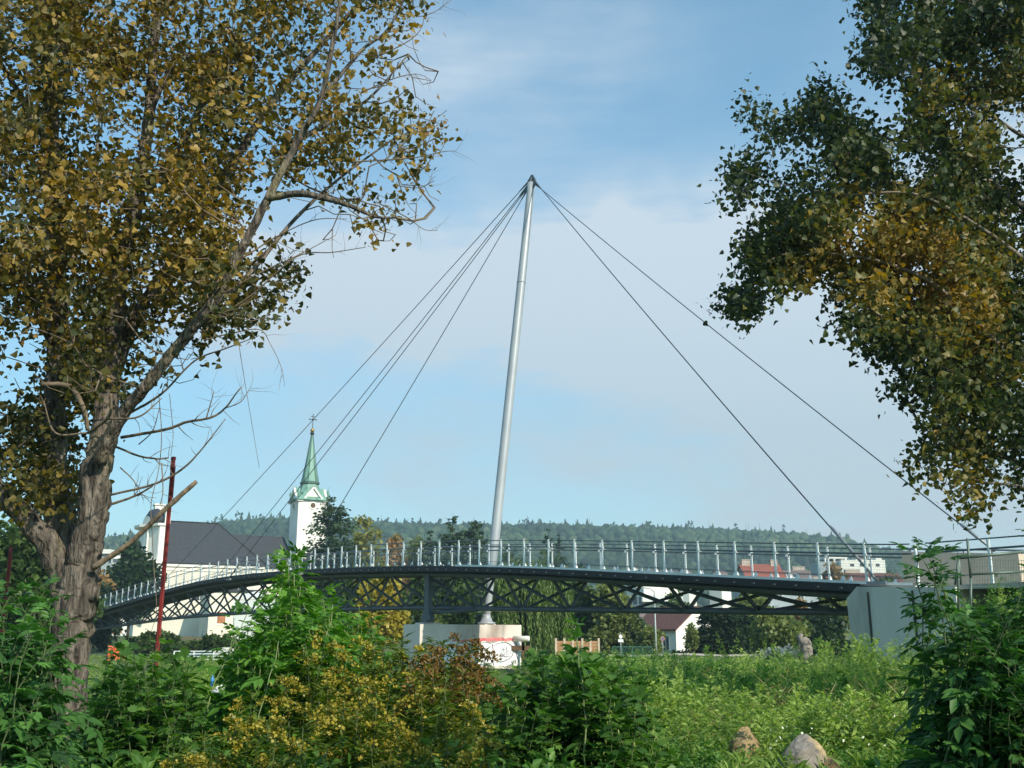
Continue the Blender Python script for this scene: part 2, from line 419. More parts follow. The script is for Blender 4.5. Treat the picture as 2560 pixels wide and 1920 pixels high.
# cables
def n_at(u, off, h=0.):              # post number at which the rail line passes survey column u
    lo, hi = -3., 57.
    for _ in range(60):
        m = (lo + hi) / 2; p = EP(m, off, h); zc = p[1] * cp + (p[2] - CAM_Z) * sp
        if 1280 + 2500 * p[0] / zc > u: lo = m
        else: hi = m
    return (lo + hi) / 2
anchor = np.array([foot[0], foot[1], 0]) - DIR * 29.6; anchor[2] = Q(2500, 1378, anchor[1])[2]
cab = [(hp(.40, .24), EP(n_at(336, WID), WID + .1, -.1)), (hp(.40, -.02), EP(n_at(508, WID), WID + .1, -.1)), (hp(.36, -.15), EP(n_at(574, -.15), -.2, -.15)),
       (hp(.33, -.28), EP(n_at(752, -.15), -.2, -.15)), (hp(-.38, -.0), EP(n_at(2195, -.05), -.08, .12)), (hp(-.40, -.2), anchor)]
for i, (a, b) in enumerate(cab):
    mb = MB(); L = np.linalg.norm(a - b); ts = np.linspace(0, 1, 24)
    mb.tube([a + (b - a) * t + np.array([0, 0, -.004 * L * 4 * t * (1 - t)]) for t in ts], .026, 6)
    c = mb.build('stay_cable', M['cable'], bridge)
    mb = MB(); d = (a - b) / L
    ln = 2.9 if i == 4 else 1.6
    mb.tube([b, b + d * ln * .45, b + d * ln * .46, b + d * ln * .95, b + d * ln], [.045, .045, .06, .06, .03], 8)
    if i in (2, 3, 4): mb.box(b + (0, 0, -.08), (.7, .16, .14), DIR, PERP)
    mb.build('cable_socket', M['sleeve'], c)
    mb = MB(); mb.tube([a, a - d * .9], [.07, .035], 8); mb.build('cable_fork', M['steel'], c)

# ------------------------------------------------------------------ pier, abutment, anchor wall
M['conc'] = surf('old_pink_concrete', lin('#dccfc3'), lin('#cdbfb3'), .9, .85, .35, 9, c3=lin('#a08f84'), s3=.9, m3=(.5, .72), stretch=(1, 1, .3))
M['conc2'] = surf('grey_concrete', lin('#d6d1c6'), lin('#c4bfb4'), .8, .85, .25, 12, c3=lin('#85847f'), s3=.7, m3=(.5, .75), stretch=(1, 1, .25))
M['conc3'] = surf('beige_concrete', lin('#c7b7a2'), lin('#b5a591'), .7, .85, .2, 9)
NP = np.array([PERP[1], -PERP[0], 0]); NP = NP if NP[1] < 0 else -NP     # sunlit face normal
pc0 = EP(15.07, .62); pc0[2] = 0
def PP(w, t, z): return np.array([pc0[0], pc0[1], 0]) + PERP * w + NP * t + np.array([0, 0, z])
ptop = Q(1217, 1562, foot[1] - .8)[2]
pier = thing('bridge_pier', 'pinkish concrete bridge pier painted with graffiti under the mast', 'pier', PP(2, 0, 0))
mb = MB(); c = 1.05
outl = [(-1.15, -.6), (-.7, -c), (5.2, -c), (5.62, -.6), (5.62, c), (-1.15, c)]
mb.prism([PP(w, t, -.5) for w, t in outl], (0, 0, ptop + .5))
mb.build('pier_body', M['conc'], pier)
mb = MB()
mb.box(PP(3.94, 0, ptop + (foot[2] - .32 - ptop) / 2), (.75, .75, foot[2] - .32 - ptop), PERP, NP)
mb.box(PP(0, 0, ptop + (zb - .16 - ptop) / 2), (1.0, .9, max(.05, zb - .16 - ptop)), PERP, NP); mb.build('bearing_plinth', M['conc'], pier)
M['gwhite'] = surf('graffiti_white', lin('#f1f0ee'), lin('#dfdcdd'), 1.2, .6); M['gred'] = surf('graffiti_red', lin('#cf5a5e'), lin('#d98a86'), 3, .6)
M['gblack'] = surf('graffiti_black', lin('#3d3c42'), lin('#55545a'), 2, .6)
mb = MB()
pts = [(0., .1), (5.55, .1), (5.55, 1.35)] + [(5.5 - .3 * i, 1.36 + .06 * math.sin(i * 1.7) + .04 * math.sin(i * 3.1)) for i in range(1, 19)]
mb.prism([PP(w, c + .004, z) for w, z in pts], NP * .004); mb.build('graffiti_fill', M['gwhite'], pier)
mb = MB()
pts = [(.5 + .2 * i, 1.43 + .04 * math.sin(i * 2.1)) for i in range(25)]
mb.prism([PP(w, c + .005, z) for w, z in pts[2:]] + [PP(w, c + .005, z + .07 + .16 * max(0, math.sin((w - 2.2) * .95)) * (.5 + .5 * math.sin(w * 5) ** 2)) for w, z in pts[2:][::-1]], NP * .004)
mb.build('graffiti_band', M['gred'], pier)
mb = MB()
def stroke(P, w=.035):
    Pp = smooth_path(np.array([(a, b, 0) for a, b in P]), 5)[:, :2]
    for (a, b), (e, f) in zip(Pp[:-1], Pp[1:]):
        mb.beam(PP(a, c + .012, b), PP(e, c + .012, f), .008, w * 2, NP)
stroke([(3.55, 1.28), (3.62, .9), (3.58, .5), (3.66, .12)], .05)
stroke([(3.7, 1.2), (4.1, 1.34), (4.6, 1.33), (4.95, 1.1), (5.0, .8), (4.85, .55), (4.5, .4), (4.1, .32), (3.8, .45)], .05)
stroke([(5.15, 1.36), (5.3, 1.1), (5.25, .7), (5.4, .3)], .05)
stroke([(2.6, 1.3), (3.1, 1.36), (3.5, 1.3)], .04); stroke([(2.2, .9), (2.6, 1.1), (2.9, .8), (2.7, .4)], .05); stroke([(1.2, 1.25), (1.5, .8), (1.3, .3)], .05)
stroke([(.4, 1.2), (.8, .9), (.6, .5), (1.0, .3)], .05)
for a, b, e, f in ((4.2, .6, 4.75, 1.0), (4.15, .8, 4.5, .55), (4.55, .55, 4.5, 1.15), (4.35, .6, 4.32, 1.05), (4.0, .62, 4.85, .62), (4.65, .7, 4.85, .9), (4.25, .95, 4.6, 1.1), (4.1, .7, 4.3, .7)):
    stroke([(a, b), ((a + e) / 2 + .05, (b + f) / 2 - .03), (e, f)], .022)
mb.build('graffiti_lines', M['gblack'], pier)
# pipe beside the pier
pip = thing('utility_pipe', 'white horizontal pipe sticking out beside the graffiti pier', 'pipe', PP(5.7, -.4, 0))
M['white'] = surf('white_paint', lin('#efece6'), lin('#e0dcd4'), 2, .5); M['brown'] = surf('brown_board', lin('#6d5540'), lin('#57432f'), 3, .8, .3)
a0 = Q(1285, 1597, 58.); a1 = Q(1322, 1597, 57.6)
mb = MB(); mb.tube([a0, a1, a1 + (.03, 0, 0)], [.16, .16, .12], 12); mb.build('pipe', M['white'], pip)
mb = MB(); mb.box((a0 + a1) / 2 + (0, .1, -.5), (1.1, .1, .26)); mb.box((a0 + a1) / 2 + (.1, .1, -1.0), (.14, .1, 1.2)); mb.build('pipe_support', M['brown'], pip)
# abutment
ab = thing('bridge_abutment', 'grey concrete abutment block carrying the near end of the footbridge', 'abutment', EP(-1, 1.7, -dz(-1)))
mb = MB(); n0 = 1.15; zt = dz(0) - .08
L_ = lambda n, o, z: np.array([EP(n, o)[0], EP(n, o)[1], z])
ztop = [dz(1.0) - .09, dz(-.9) - .09]
out = []
for (n, o, zz) in ((.1, -.32, dz(0) - .08), (-1.75, -.32, dz(-1) - .1), (-1.75, 3.75, dz(-1) - .1), (.1, 3.75, dz(0) - .08)): out.append(L_(n, o, zz))
bot = [L_(.26, -.32, -.4), L_(-1.75, -.32, -.4), L_(-1.75, 3.75, -.4), L_(.26, 3.75, -.4)]
mid = [L_(.33, -.32, dz(0) - .45), L_(-1.75, -.32, dz(0) - .45), L_(-1.75, 3.75, dz(0) - .45), L_(.33, 3.75, dz(0) - .45)]
mb.add(bot + mid + out, [(0, 1, 2, 3), (8, 9, 10, 11)] + [(i, (i + 1) % 4, 4 + (i + 1) % 4, 4 + i) for i in range(4)] + [(4 + i, 4 + (i + 1) % 4, 8 + (i + 1) % 4, 8 + i) for i in range(4)])
mb.build('abutment_block', M['conc2'], ab)
M['joint'] = surf('joint_dark', lin('#4c4b48'), lin('#403f3d'), 3, .9)
mb = MB()
for n in (-.12, -.98): mb.box(L_(n, -.335, (dz(-1) - .5) / 2), (.07, .03, dz(-1) + .2), DIR, PERP)
mb.build('joint', M['joint'], ab)
mb = MB(); mb.prism([L_(-1.76, -.1, dz(-1) - .02), L_(-9, -.1, dz(-1) - .02), L_(-9, 3.5, dz(-1) - .02), L_(-1.76, 3.5, dz(-1) - .02)], (0, 0, -.14)); tag(mb.build('approach_path', M['deck']), kind='structure')
aw = thing('anchor_wall', 'beige concrete wall holding the back stay beyond the bridge end', 'wall', (anchor[0], anchor[1], 0))
p0 = Q(2262, 1470, 36.); p1 = Q(2556, 1470, 32.6); d_ = unit(np.array([p1[0] - p0[0], p1[1] - p0[1], 0])); nn = np.array([d_[1], -d_[0], 0])
mb = MB(); z0 = 2.4; zt0 = Q(2262, 1379, 36.)[2]; zt1 = Q(2556, 1384, 32.6)[2]
pts = [p0 * (1, 1, 0) + (0, 0, z0), p1 * (1, 1, 0) + (0, 0, z0), p1 * (1, 1, 0) + (0, 0, zt1), p0 * (1, 1, 0) + (0, 0, zt0)]
mb.prism(pts, -nn * .8); mb.build('wall', M['conc3'], aw)
mb = MB(); mb.tube([p0 * (1, 1, 0) + (0, 0, zt0 + .12) - nn * .4, p1 * (1, 1, 0) + (0, 0, zt1 + .12) - nn * .4], .03, 6)
for t in np.linspace(0.02, .98, 5):
    q = p0 * (1, 1, 0) + (p1 - p0) * (1, 1, 0) * t - nn * .4; zz = zt0 + (zt1 - zt0) * t; mb.tube([q + (0, 0, zz - .02), q + (0, 0, zz + .13)], .025, 6)
mb.build('handrail', M['rail'], aw)
# end railing over the abutment
er = thing('end_railing', 'grey railing running on over the abutment past the last bridge post', 'railing', EP(-1.2, 0))
mb = MB()
ns = np.arange(-3.6, -.95, .3)
for h, rr in ((1.3, .024), (1.0, .034), (.26, .014)): mb.tube([L_(n, 0, dz(-1) + h) for n in ns], rr, 6)
mb.build('rails', M['rail'], er)
for n in (-1., -2.3, -3.55):
    mb = MB(); mb.box(L_(n, 0, dz(-1) + .6), (.055, .1, 1.36), DIR, PERP); mb.build('post', M['galv'], er)
# scaffold fence
M['green_st'] = surf('green_grey_tube', lin('#64736a'), lin('#55635b'), 3, .5, metal=.3)
sf = thing('site_fence', 'makeshift green grey tube fence with wire mesh before the beige wall', 'fence', Q(2420, 1470, 27.5) * (1, 1, 0))
YF = 28.
mb = MB()
for (u0, v0, u1, v1, rr) in ((2418, 1346, 2427, 1445, .035), (2396, 1386, 2402, 1462, .035), (2388, 1462, 2397, 1386, .03), (2396, 1395, 2575, 1378, .045), (2425, 1436, 2575, 1428, .035)):
    mb.tube([Q(u0, v0, YF), Q(u1, v1, YF)], rr, 8)
mb.tube([Q(2396, 1386, YF), Q(2396, 1540, YF)], .035, 8); mb.tube([Q(2427, 1445, YF), Q(2427, 1560, YF)], .035, 8)
mb.build('fence_tubes', M['green_st'], sf)
A = []; B = []
for u in np.arange(2430, 2640, 6.5): A.append(Q(u, 1396 + (u - 2430) * .03, YF)); B.append(Q(u, 1470, YF))
for v in np.arange(1398, 1470, 17): A.append(Q(2430, v, YF)); B.append(Q(2640, v + 5, YF))
V, F = sticks(np.array(A), np.array(B), np.full(len(A), .006), np.full(len(A), .006), 4); link('wire_mesh', np_mesh('wire_mesh', V, F), M['green_st'], sf)
# ================================================================== GROUND, HILLS
def ss(a, b, x): t = np.clip((x - a) / (b - a), 0, 1); return t * t * (3 - 2 * t)
def gz(x, y):
    z = .06 * np.sin(x * .9 + y * .3) + .05 * np.sin(y * 1.3 - x * .4)
    z = z * ss(3, 9, y) + 1.6 * ss(112, 135, y) * ss(-5, -22, x)     # the churchyard bank
    d = (x - 11.667) * PERP[0] + (y - 33.463) * PERP[1]; al = (x - 11.667) * DIR[0] + (y - 33.463) * DIR[1]
    z = z + 2.75 * ss(-3.2, .2, d) * ss(10, 5, d) * ss(-2.6, -4.2, al) * ss(-60, -20, al)
    return z
xs = np.concatenate([-np.geomspace(7000, 60, 22), np.linspace(-55, 55, 111), np.geomspace(60, 7000, 22)])
ys = np.concatenate([-np.geomspace(3000, 12, 14), np.linspace(-10, 150, 150), np.geomspace(156, 9000, 24)])
X, Y = np.meshgrid(xs, ys); Z = gz(X, Y); nx, ny = len(xs), len(ys)
i = np.arange(nx - 1)[None] + np.arange(ny - 1)[:, None] * nx
F = np.stack([i, i + 1, i + nx + 1, i + nx], -1).reshape(-1, 4)
M['ground'] = surf('meadow_ground', lin('#4a5a2c'), lin('#5a6a35'), .35, .95, .5, 3, c3=lin('#6b5c42'), s3=.12, m3=(.52, .66))
tag(link('ground', np_mesh('ground', np.stack([X, Y, Z], -1).reshape(-1, 3), F, smooth=True), M['ground']), kind='structure')
# road before the house
M['asphalt'] = surf('asphalt', lin('#77777a'), lin('#6a6a6d'), 3, .9, .2); M['kerbm'] = surf('kerb_stone', lin('#b8b3aa'), lin('#a6a198'), 3, .85)
mb = MB(); 
def rd(u, Yy): p = Q(u, 1600, Yy); return np.array([p[0], Yy, 0.075])
L1 = [(p, 88.) for p in np.arange(1500, 2700, 60)]
vs = []; fs = []
for k, (u, Yy) in enumerate(L1):
    a = rd(u, 88); b = rd(u, 94); a[2] = gz(a[0], a[1]) + .09; b[2] = gz(b[0], b[1]) + .09; vs += [a, b]
    if k: fs.append((2 * k - 2, 2 * k, 2 * k + 1, 2 * k - 1))
mb.add(vs, fs); tag(mb.build('road', M['asphalt']), kind='structure')
mb = MB()
for k in range(len(L1) - 1):
    mb.beam(vs[2 * k] + np.array([0, -.12, .03]), vs[2 * k + 2] + np.array([0, -.12, .03]), .2, .16)
tag(mb.build('kerb', M['kerbm']), kind='structure')
# gravel path patch
mb = MB(); q = [Q(1632, 1640, 66), Q(1712, 1640, 66), Q(1690, 1640, 76), Q(1640, 1640, 76)]
mb.add([(p[0], p[1], gz(p[0], p[1]) + .1) for p in q], [(0, 1, 2, 3)]); tag(mb.build('path', M['kerbm']), kind='structure')

# hills: ridge line surveyed from the photograph, 1.15 km away
HR = [(-900, 1213), (-300, 1193), (0, 1185), (205, 1181), (300, 1171), (400, 1158), (480, 1147), (560, 1141), (640, 1141), (740, 1149), (900, 1154), (1060, 1155), (1200, 1153), (1300, 1154), (1400, 1155), (1500, 1160), (1600, 1166), (1700, 1174), (1780, 1183), (1840, 1194), (1900, 1208), (2000, 1221), (2150, 1233), (2400, 1248), (3000, 1273)]
hu = np.linspace(-900, 3000, 160); hv = np.interp(hu, [a for a, b in HR], [b for a, b in HR])
hY = 1150.; tt = np.linspace(0, 1.25, 34)
ridge = WA(np.stack([hu, hv], 1), np.full(len(hu), hY))
def hill_pt(k, t):
    x, z = ridge[k, 0], ridge[k, 2]; s = np.where(t <= 1, ss(0, 1, t), 1 - .25 * ss(1, 1.25, t))
    y = 560 + (hY - 560) * t + 14 * np.sin(x * .012) * t
    return np.stack([x * (560 + (hY - 560) * t) / hY, y, -1 + (z + 1) * s + 4 * np.sin(x * .02 + y * .03) * s * (1 - s) * 4], -1)
V = np.concatenate([hill_pt(np.arange(len(hu)), np.full(len(hu), t)) for t in tt])
i = np.arange(len(hu) - 1)[None] + np.arange(len(tt) - 1)[:, None] * len(hu)
F = np.stack([i, i + 1, i + len(hu) + 1, i + len(hu)], -1).reshape(-1, 4)
M['hill'] = surf('hill_floor', lin('#3a4a2c'), lin('#46543a'), .02, .95)
tag(link('hills', np_mesh('hills', V, F, smooth=True), M['hill']), kind='structure')
r2 = np.random.default_rng(11)
ico = [(0, 0, 1)] + [(.89 * math.cos(a), .89 * math.sin(a), .45) for a in np.arange(5) * 1.2566] + [(.89 * math.cos(a), .89 * math.sin(a), -.45) for a in np.arange(5) * 1.2566 + .628] + [(0, 0, -1)]
icf = [(0, 1 + k, 1 + (k + 1) % 5) for k in range(5)] + [(1 + k, 6 + k, 1 + (k + 1) % 5) for k in range(5)] + [(6 + k, 6 + (k + 1) % 5, 1 + (k + 1) % 5) for k in range(5)] + [(6 + k, 11, 6 + (k + 1) % 5) for k in range(5)]
ICO = tpl(ico, icf)
n = 21000
k = r2.integers(0, len(hu), n); t = np.concatenate([r2.uniform(.12, 1.0, n - 2600), r2.normal(.985, .02, 2600)])
P = np.stack([hill_pt(kk, tt_) for kk, tt_ in zip(k, t)]); P[:, 0] += r2.uniform(-9, 9, n); P[:, 1] += r2.uniform(-6, 6, n)
S = r2.uniform(2.4, 5.6, n); con = r2.random(n) < .06
V0 = ICO[0][None] * r2.uniform(.82, 1.2, (n, 12, 3)) * S[:, None, None] * np.where(con, 1, 1)[:, None, None]
V0[:, :, 2] *= np.where(con, 1.5, .95)[:, None]
V0[:, 0, 2] *= np.where(con, 1.4, 1); V0[con, 1:6, :2] *= .7
V0[:, :, :2] *= np.where(con, .75, 1)[:, None, None]
V = (V0 + P[:, None] + np.array([0, 0, 1.])[None, None] * (S * .9)[:, None, None]).reshape(-1, 3)
F = (np.arange(n)[:, None, None] * 12 + ICO[1][None]).reshape(-1, 3)
M['forest'] = leafmat('forest_leaf', [lin('#243420'), lin('#32472a'), lin('#455a38'), lin('#5f6c44')], .1, .8)
fo = link('forest', np_mesh('forest', V, F, np.repeat(np.clip(np.where(con, .15, .5) + .35 * np.sin(P[:, 0] * .013 + 2 * np.sin(P[:, 1] * .011)) * np.sin(P[:, 1] * .019 + P[:, 0] * .006) + r2.normal(0, .22, n), 0, 1), 20)), M['forest']); tag(fo, kind='stuff')
# ragged tall pines and dead trunks on the ridge: part of the far wood
A = []; B = []; ra = []; rb = []; LP = []; LS = []
for q in range(330):
    kk = r2.integers(0, len(hu)); tq = r2.normal(.985, .03) if q < 170 else r2.uniform(.55, .98); p = hill_pt(kk, np.array(min(tq, 1.05))); p = p + (r2.uniform(-9, 9), 0, 0)
    if q < 170 and hu[kk] > 1320 and r2.random() < .8: continue
    h = r2.uniform(11, 20); A.append(p); B.append(p + (r2.normal(0, .4), 0, h)); ra.append(.28); rb.append(.1)
    if r2.random() < .62:
        for _ in range(14):
            z = r2.uniform(.5, 1.02) * h; LP.append(p + (r2.normal(0, 1.5 * (1.25 - z / h)), r2.normal(0, 1), z)); LS.append(r2.uniform(1.2, 2.6))
V, F = sticks(np.array(A), np.array(B), np.array(ra), np.array(rb), 4)
LP = np.array(LP); Vl, Fl, _ = scatter(CARD, LP, rdir(len(LP), r2), rdir(len(LP), r2), np.array(LS), np.zeros(len(LP)))
M['bark_far'] = surf('far_bark', lin('#6b6158'), lin('#584f47'), .5, .9)
o = link('forest_trunks', np_mesh('forest_trunks', V, F), M['bark_far'], fo); o['kind'] = 'stuff'
o = link('forest_needles', np_mesh('forest_needles', Vl, Fl, r2.random(len(Fl)) * .5), M['forest'], fo); o['kind'] = 'stuff'

# ================================================================== CHURCH
M['plaster'] = surf('cream_plaster', lin('#ece4d2'), lin('#e2d9c6'), .5, .85, .1, 8, c3=lin('#d8cdb8'), s3=.35, m3=(.55, .75))
M['plaster_w'] = surf('white_plaster', lin('#f0ebe0'), lin('#e6e0d3'), .6, .85, .1, 8)
M['slate'] = surf('slate_roof', lin('#434549'), lin('#33353a'), 7, .7, .6, 3, stretch=(.25, .25, 2.2))
M['copper'] = surf('green_copper', lin('#7ea493'), lin('#6b9484'), .8, .55, .15, 4, c3=lin('#54705f'), s3=.9, m3=(.5, .68), stretch=(2, 2, .4))
M['copper_d'] = surf('dark_copper', lin('#4c675c'), lin('#3d544b'), 2, .55)
M['gold'] = surf('gilt', lin('#c9a55a'), lin('#b58f45'), 4, .3, metal=.8)
M['glass'] = surf('dark_glass', lin('#4b4f55'), lin('#3b3f45'), .6, .15, spec=.6)
M['iron'] = surf('dark_iron', lin('#33332f'), lin('#262624'), 4, .5, metal=.4)
M['clay'] = surf('terracotta_painting', lin('#b98058'), lin('#a3694a'), 3, .8)
ca = np.array([.887, .462, 0]); cb = np.array([.462, -.887, 0])
cO = Q(412, 1400, 150.); cO[2] = 0
def CH(a, b, z): return cO + ca * a + cb * b + np.array([0, 0, z])
def zat(u, v, a, b):                 # height at which survey point (u, v) lies above plan point (a, b)
    p = CH(a, b, 0)
    d = ray(u * .4, v * .4); return CAM_Z + d[2] * p[1] / d[1]
church = thing('church', 'white baroque church with grey slate roofs and a green copper spire', 'church', CH(8, -5, 0))
ze = zat(420, 1407, 0, 0); zr = zat(420, 1302, 0, -5.5); WN = 11.; LN = 14.6
wl = MB()
wl.prism([CH(-.0, 0, -.5), CH(LN, 0, -.5), CH(LN, -WN, -.5), CH(0, -WN, -.5)], (0, 0, ze + .5))
nave = wl.build('nave_wall', M['plaster'], church)
mb = MB(); mb.prism([CH(-.1, .25, ze - .5), CH(LN + .25, .25, ze - .5), CH(LN + .25, -WN - .25, ze - .5), CH(-.1, -WN - .25, ze - .5)], (0, 0, .42)); mb.prism([CH(-.1, .12, ze - 1.1), CH(LN + .1, .12, ze - 1.1), CH(LN + .1, .003, ze - 1.1), CH(-.1, .003, ze - 1.1)], (0, 0, .2)); mb.build('cornice', M['plaster_w'], nave)
rf = MB(); hx = LN - 6.2
rf.add([CH(-.2, .5, ze), CH(LN + .5, .5, ze), CH(LN + .5, -WN - .5, ze), CH(-.2, -WN - .5, ze), CH(-.2, -WN / 2, zr), CH(hx, -WN / 2, zr)], [(0, 1, 5, 4), (1, 2, 5), (2, 3, 4, 5), (3, 0, 4), (0, 3, 2, 1)])
rf.build('nave_roof', M['slate'], church)
mb = MB(); mb.tube([CH(-.2, -WN / 2, zr), CH(hx, -WN / 2, zr), CH(LN + .5, .5, ze + .03)], .11, 6); mb.build('roof_ridge', M['iron'], church)
# nave windows with arched tops
def arch(a, b, z, w, h, nrm, along, t=.08):
    o = []
    for k in range(9):
        th = math.pi * k / 8; o.append((math.cos(th) * w / 2, h + math.sin(th) * w * .22))
    o = [(w / 2, 0)] + o + [(-w / 2, 0)]
    return [CH(a, b, z) + along * x + np.array([0, 0, zz]) for x, zz in o]
for a in (5.4, 11.0):
    zb_ = zat(452, 1465, a, 0) - .9
    mb = MB(); mb.prism(arch(a, .02, zb_ - 1.5, 2.5, 2.9, cb, ca), cb * .14); fr = mb.build('window', M['plaster_w'], church)
    mb = MB(); mb.prism(arch(a, .17, zb_ - 1.2, 1.8, 2.45, cb, ca), cb * .03); mb.build('pane', M['glass'], fr)
    mb = MB(); mb.box(CH(a, .22, zb_ + .2), (.08, .05, 2.6), ca, cb); mb.box(CH(a, .22, zb_ + .3), (1.7, .05, .08), ca, cb); mb.build('glazing_bar', M['plaster_w'], fr)
# west facade: bowed front with an attic gable
zf = zat(353, 1412, -1.2, -3); zft = zat(370, 1308, -1., -5.5); zg = zat(365, 1293, -1., -5.5)
fb = MB()
plan = [(.02, -1.15), (0.02, .35), (-1.3, .35), (-2.1, -1.6), (-3.2, -3.2), (-3.6, -5.5), (-3.2, -7.8), (-2.1, -9.4), (-1.3, -WN - .35), (.02, -WN - .35)]
fb.prism([CH(a, b, -.5) for a, b in plan], (0, 0, zf + .5))
pl2 = [(a * .86, b) for a, b in plan[:]]
fb.prism([CH(a, b if abs(b + 5.5) < 5.8 else b * .99, zf + .42) for a, b in pl2], (0, 0, zat(385, 1315, 0, 0) - zf - .42))
fac = fb.build('facade', M['plaster_w'], church)
mb = MB()
mb.prism([CH(a * 1.22 - .06, (b + 5.5) * 1.06 - 5.5, zf) for a, b in plan], (0, 0, .42))
mb.prism([CH(a * 1.12, (b + 5.5) * 1.04 - 5.5, zat(385, 1315, 0, 0) + .002) for a, b in plan], (0, 0, .35)); mb.build('facade_cornice', M['plaster_w'], fac)
zc0 = zat(385, 1315, 0, 0) + .36
mb = MB(); o = []
for k in range(13):
    th = math.pi * k / 12; o.append((-5.5 + 4.3 * math.cos(th), zc0 + max(1.5, zft - zc0) * math.sin(th)))
mb.prism([CH(-2.4, b, z) for b, z in o], ca * 2.4); gbl = mb.build('gable_top', M['plaster_w'], fac)
mb = MB(); mb.tube([CH(-1.2, b, z + .1) for b, z in o], 1.15, 8, smooth=True); mb.build('gable_roof', M['slate'], fac)
zpt = zat(379, 1274, -.7, -5.5)
mb = MB(); mb.box(CH(-.7, -5.5, (zft + zpt) / 2 + .4), (1.3, 1.5, zpt - zft + .4), ca, cb); mb.box(CH(-.7, -5.5, zpt + .7), (1.6, 1.8, .25), ca, cb); mb.box(CH(-.7, -5.5, zft + .5), (2.1, 2.3, .3), ca, cb); mb.build('pedestal', M['plaster_w'], fac)
mb = MB(); mb.box(CH(-.05, -.35, zat(385, 1315, 0, 0) + 1.35), (.8, 1., 2.), ca, cb); mb.build('corner_pedestal', M['plaster_w'], fac)
mb = MB()
for bb, aa in ((-.2, -1.26), (-2.5, -2.75), (-8.5, -2.75)): mb.box(CH(aa * .86 - .02, bb, (zf + zc0) / 2 + .1), (.22, .7, zc0 - zf - .9), ca, cb); mb.box(CH(aa - .04, bb, zf / 2), (.22, .75, zf - .1), ca, cb)
mb.build('pilasters', M['plaster_w'], fac)
for zz, hh in ((zf - 1.6, 1.0), (zf - 4.6, 1.2)):
    mb = MB(); o = [CH(-2.0, -1.7 + .42 * math.cos(t_), zz + hh * .8 * math.sin(t_)) for t_ in np.linspace(0, 2 * math.pi, 14, endpoint=False)]
    mb.prism(o, -ca * .22); mb.build('oval_window', M['glass'], fac)
TS = 4.7; lo_, hi_ = 10., 30.
for _ in range(50):
    ta = (lo_ + hi_) / 2; p = CH(ta, 0, zat(746, 1262, ta, 0))
    if 1280 + 2500 * p[0] / (p[1] * cp + (p[2] - CAM_Z) * sp) > 746: hi_ = ta
    else: lo_ = ta
# chancel
LC0, LC1 = LN - 4, ta + .4
zce = ze - .1; zcr = zat(590, 1339, LN, -5.)
mb = MB(); mb.prism([CH(LN + .01, -1., -.5), CH(LC1, -1., -.5), CH(LC1, -9., -.5), CH(LN + .01, -9., -.5)], (0, 0, zce + .5)); ch = mb.build('chancel_wall', M['plaster'], church)
mb = MB(); mb.add([CH(LC0, -.5, zce), CH(LC1 + .3, -.5, zce), CH(LC1 + .3, -9.5, zce), CH(LC0, -9.5, zce), CH(LC0, -5, zcr), CH(LC1 - 1.2, -5, zcr)], [(0, 1, 5, 4), (1, 2, 5), (2, 3, 4, 5), (3, 0, 4), (0, 3, 2, 1)])
mb.build('chancel_roof', M['slate'], church)
# tower
def TW(a, b, z): return CH(ta + TS / 2 + a, -TS / 2 + b - .0, z)
ztc = zat(746, 1250, ta, 0); h = TS / 2
mb = MB(); mb.prism([TW(-h, h, -.5), TW(h, h, -.5), TW(h, -h, -.5), TW(-h, -h, -.5)], (0, 0, ztc + .5)); tw = mb.build('tower', M['plaster_w'], church)
ztg = ztc + 2.05
cor = MB(); gb = MB()
for nrm, alg in ((cb, ca), (-ca, cb), (-cb, -ca), (ca, -cb)):
    c0 = TW(0, 0, 0) + nrm * h
    P2 = lambda x, z, d: c0 + alg * x + nrm * d + np.array([0, 0, z])
    gb.prism([P2(-1.6, ztc - .05, -.6), P2(1.6, ztc - .05, -.6), P2(1.6, ztc + .2, -.6), P2(0, ztg, -.6), P2(-1.6, ztc + .2, -.6)], nrm * .604)
    for s in (-1, 1):
        cor.beam(P2(s * (h + .3), ztc + .02, .14), P2(s * 1.65, ztc + .02, .14), .34, .3); cor.beam(P2(s * 1.65, ztc + .1, .15), P2(0, ztg + .15, .15), .34, .26)
    mb = MB(); cc = P2(0, ztc - .75, .02); mb.disc(cc + nrm * .04, nrm, .62, .12, 20, inner=.42); rw = mb.build('round_window', M['plaster_w'], tw)
    mb = MB(); mb.disc(cc, nrm, .42, .03, 20); mb.build('pane', M['brown'], rw)
cor.build('tower_cornice', M['plaster_w'], tw); gb.build('tower_gable', M['plaster_w'], tw)
def ring(hw, z, ch=0.):
    if not ch: return [TW(-hw, hw, z), TW(hw, hw, z), TW(hw, -hw, z), TW(-hw, -hw, z)]
    k = hw * ch; return [TW(-k, hw, z), TW(k, hw, z), TW(hw, k, z), TW(hw, -k, z), TW(k, -hw, z), TW(-k, -hw, z), TW(-hw, -k, z), TW(-hw, k, z)]
zsb = zat(780, 1208, ta + h, -h)
mb = MB(); prof = [(h + .55, ztc + .12, .94), (h + .1, ztc + .55, .88), (h * .82, ztc + 1.25, .74), (h * .64, ztc + 2.0, .6), (h * .53, zsb - .2, .5)]
vs = []; [vs.extend(ring(a, z, c)) for a, z, c in prof]
mb.add(vs, [(k * 8 + j, k * 8 + (j + 1) % 8, k * 8 + 8 + (j + 1) % 8, k * 8 + 8 + j) for k in range(len(prof) - 1) for j in range(8)] + [tuple(range(7, -1, -1))])
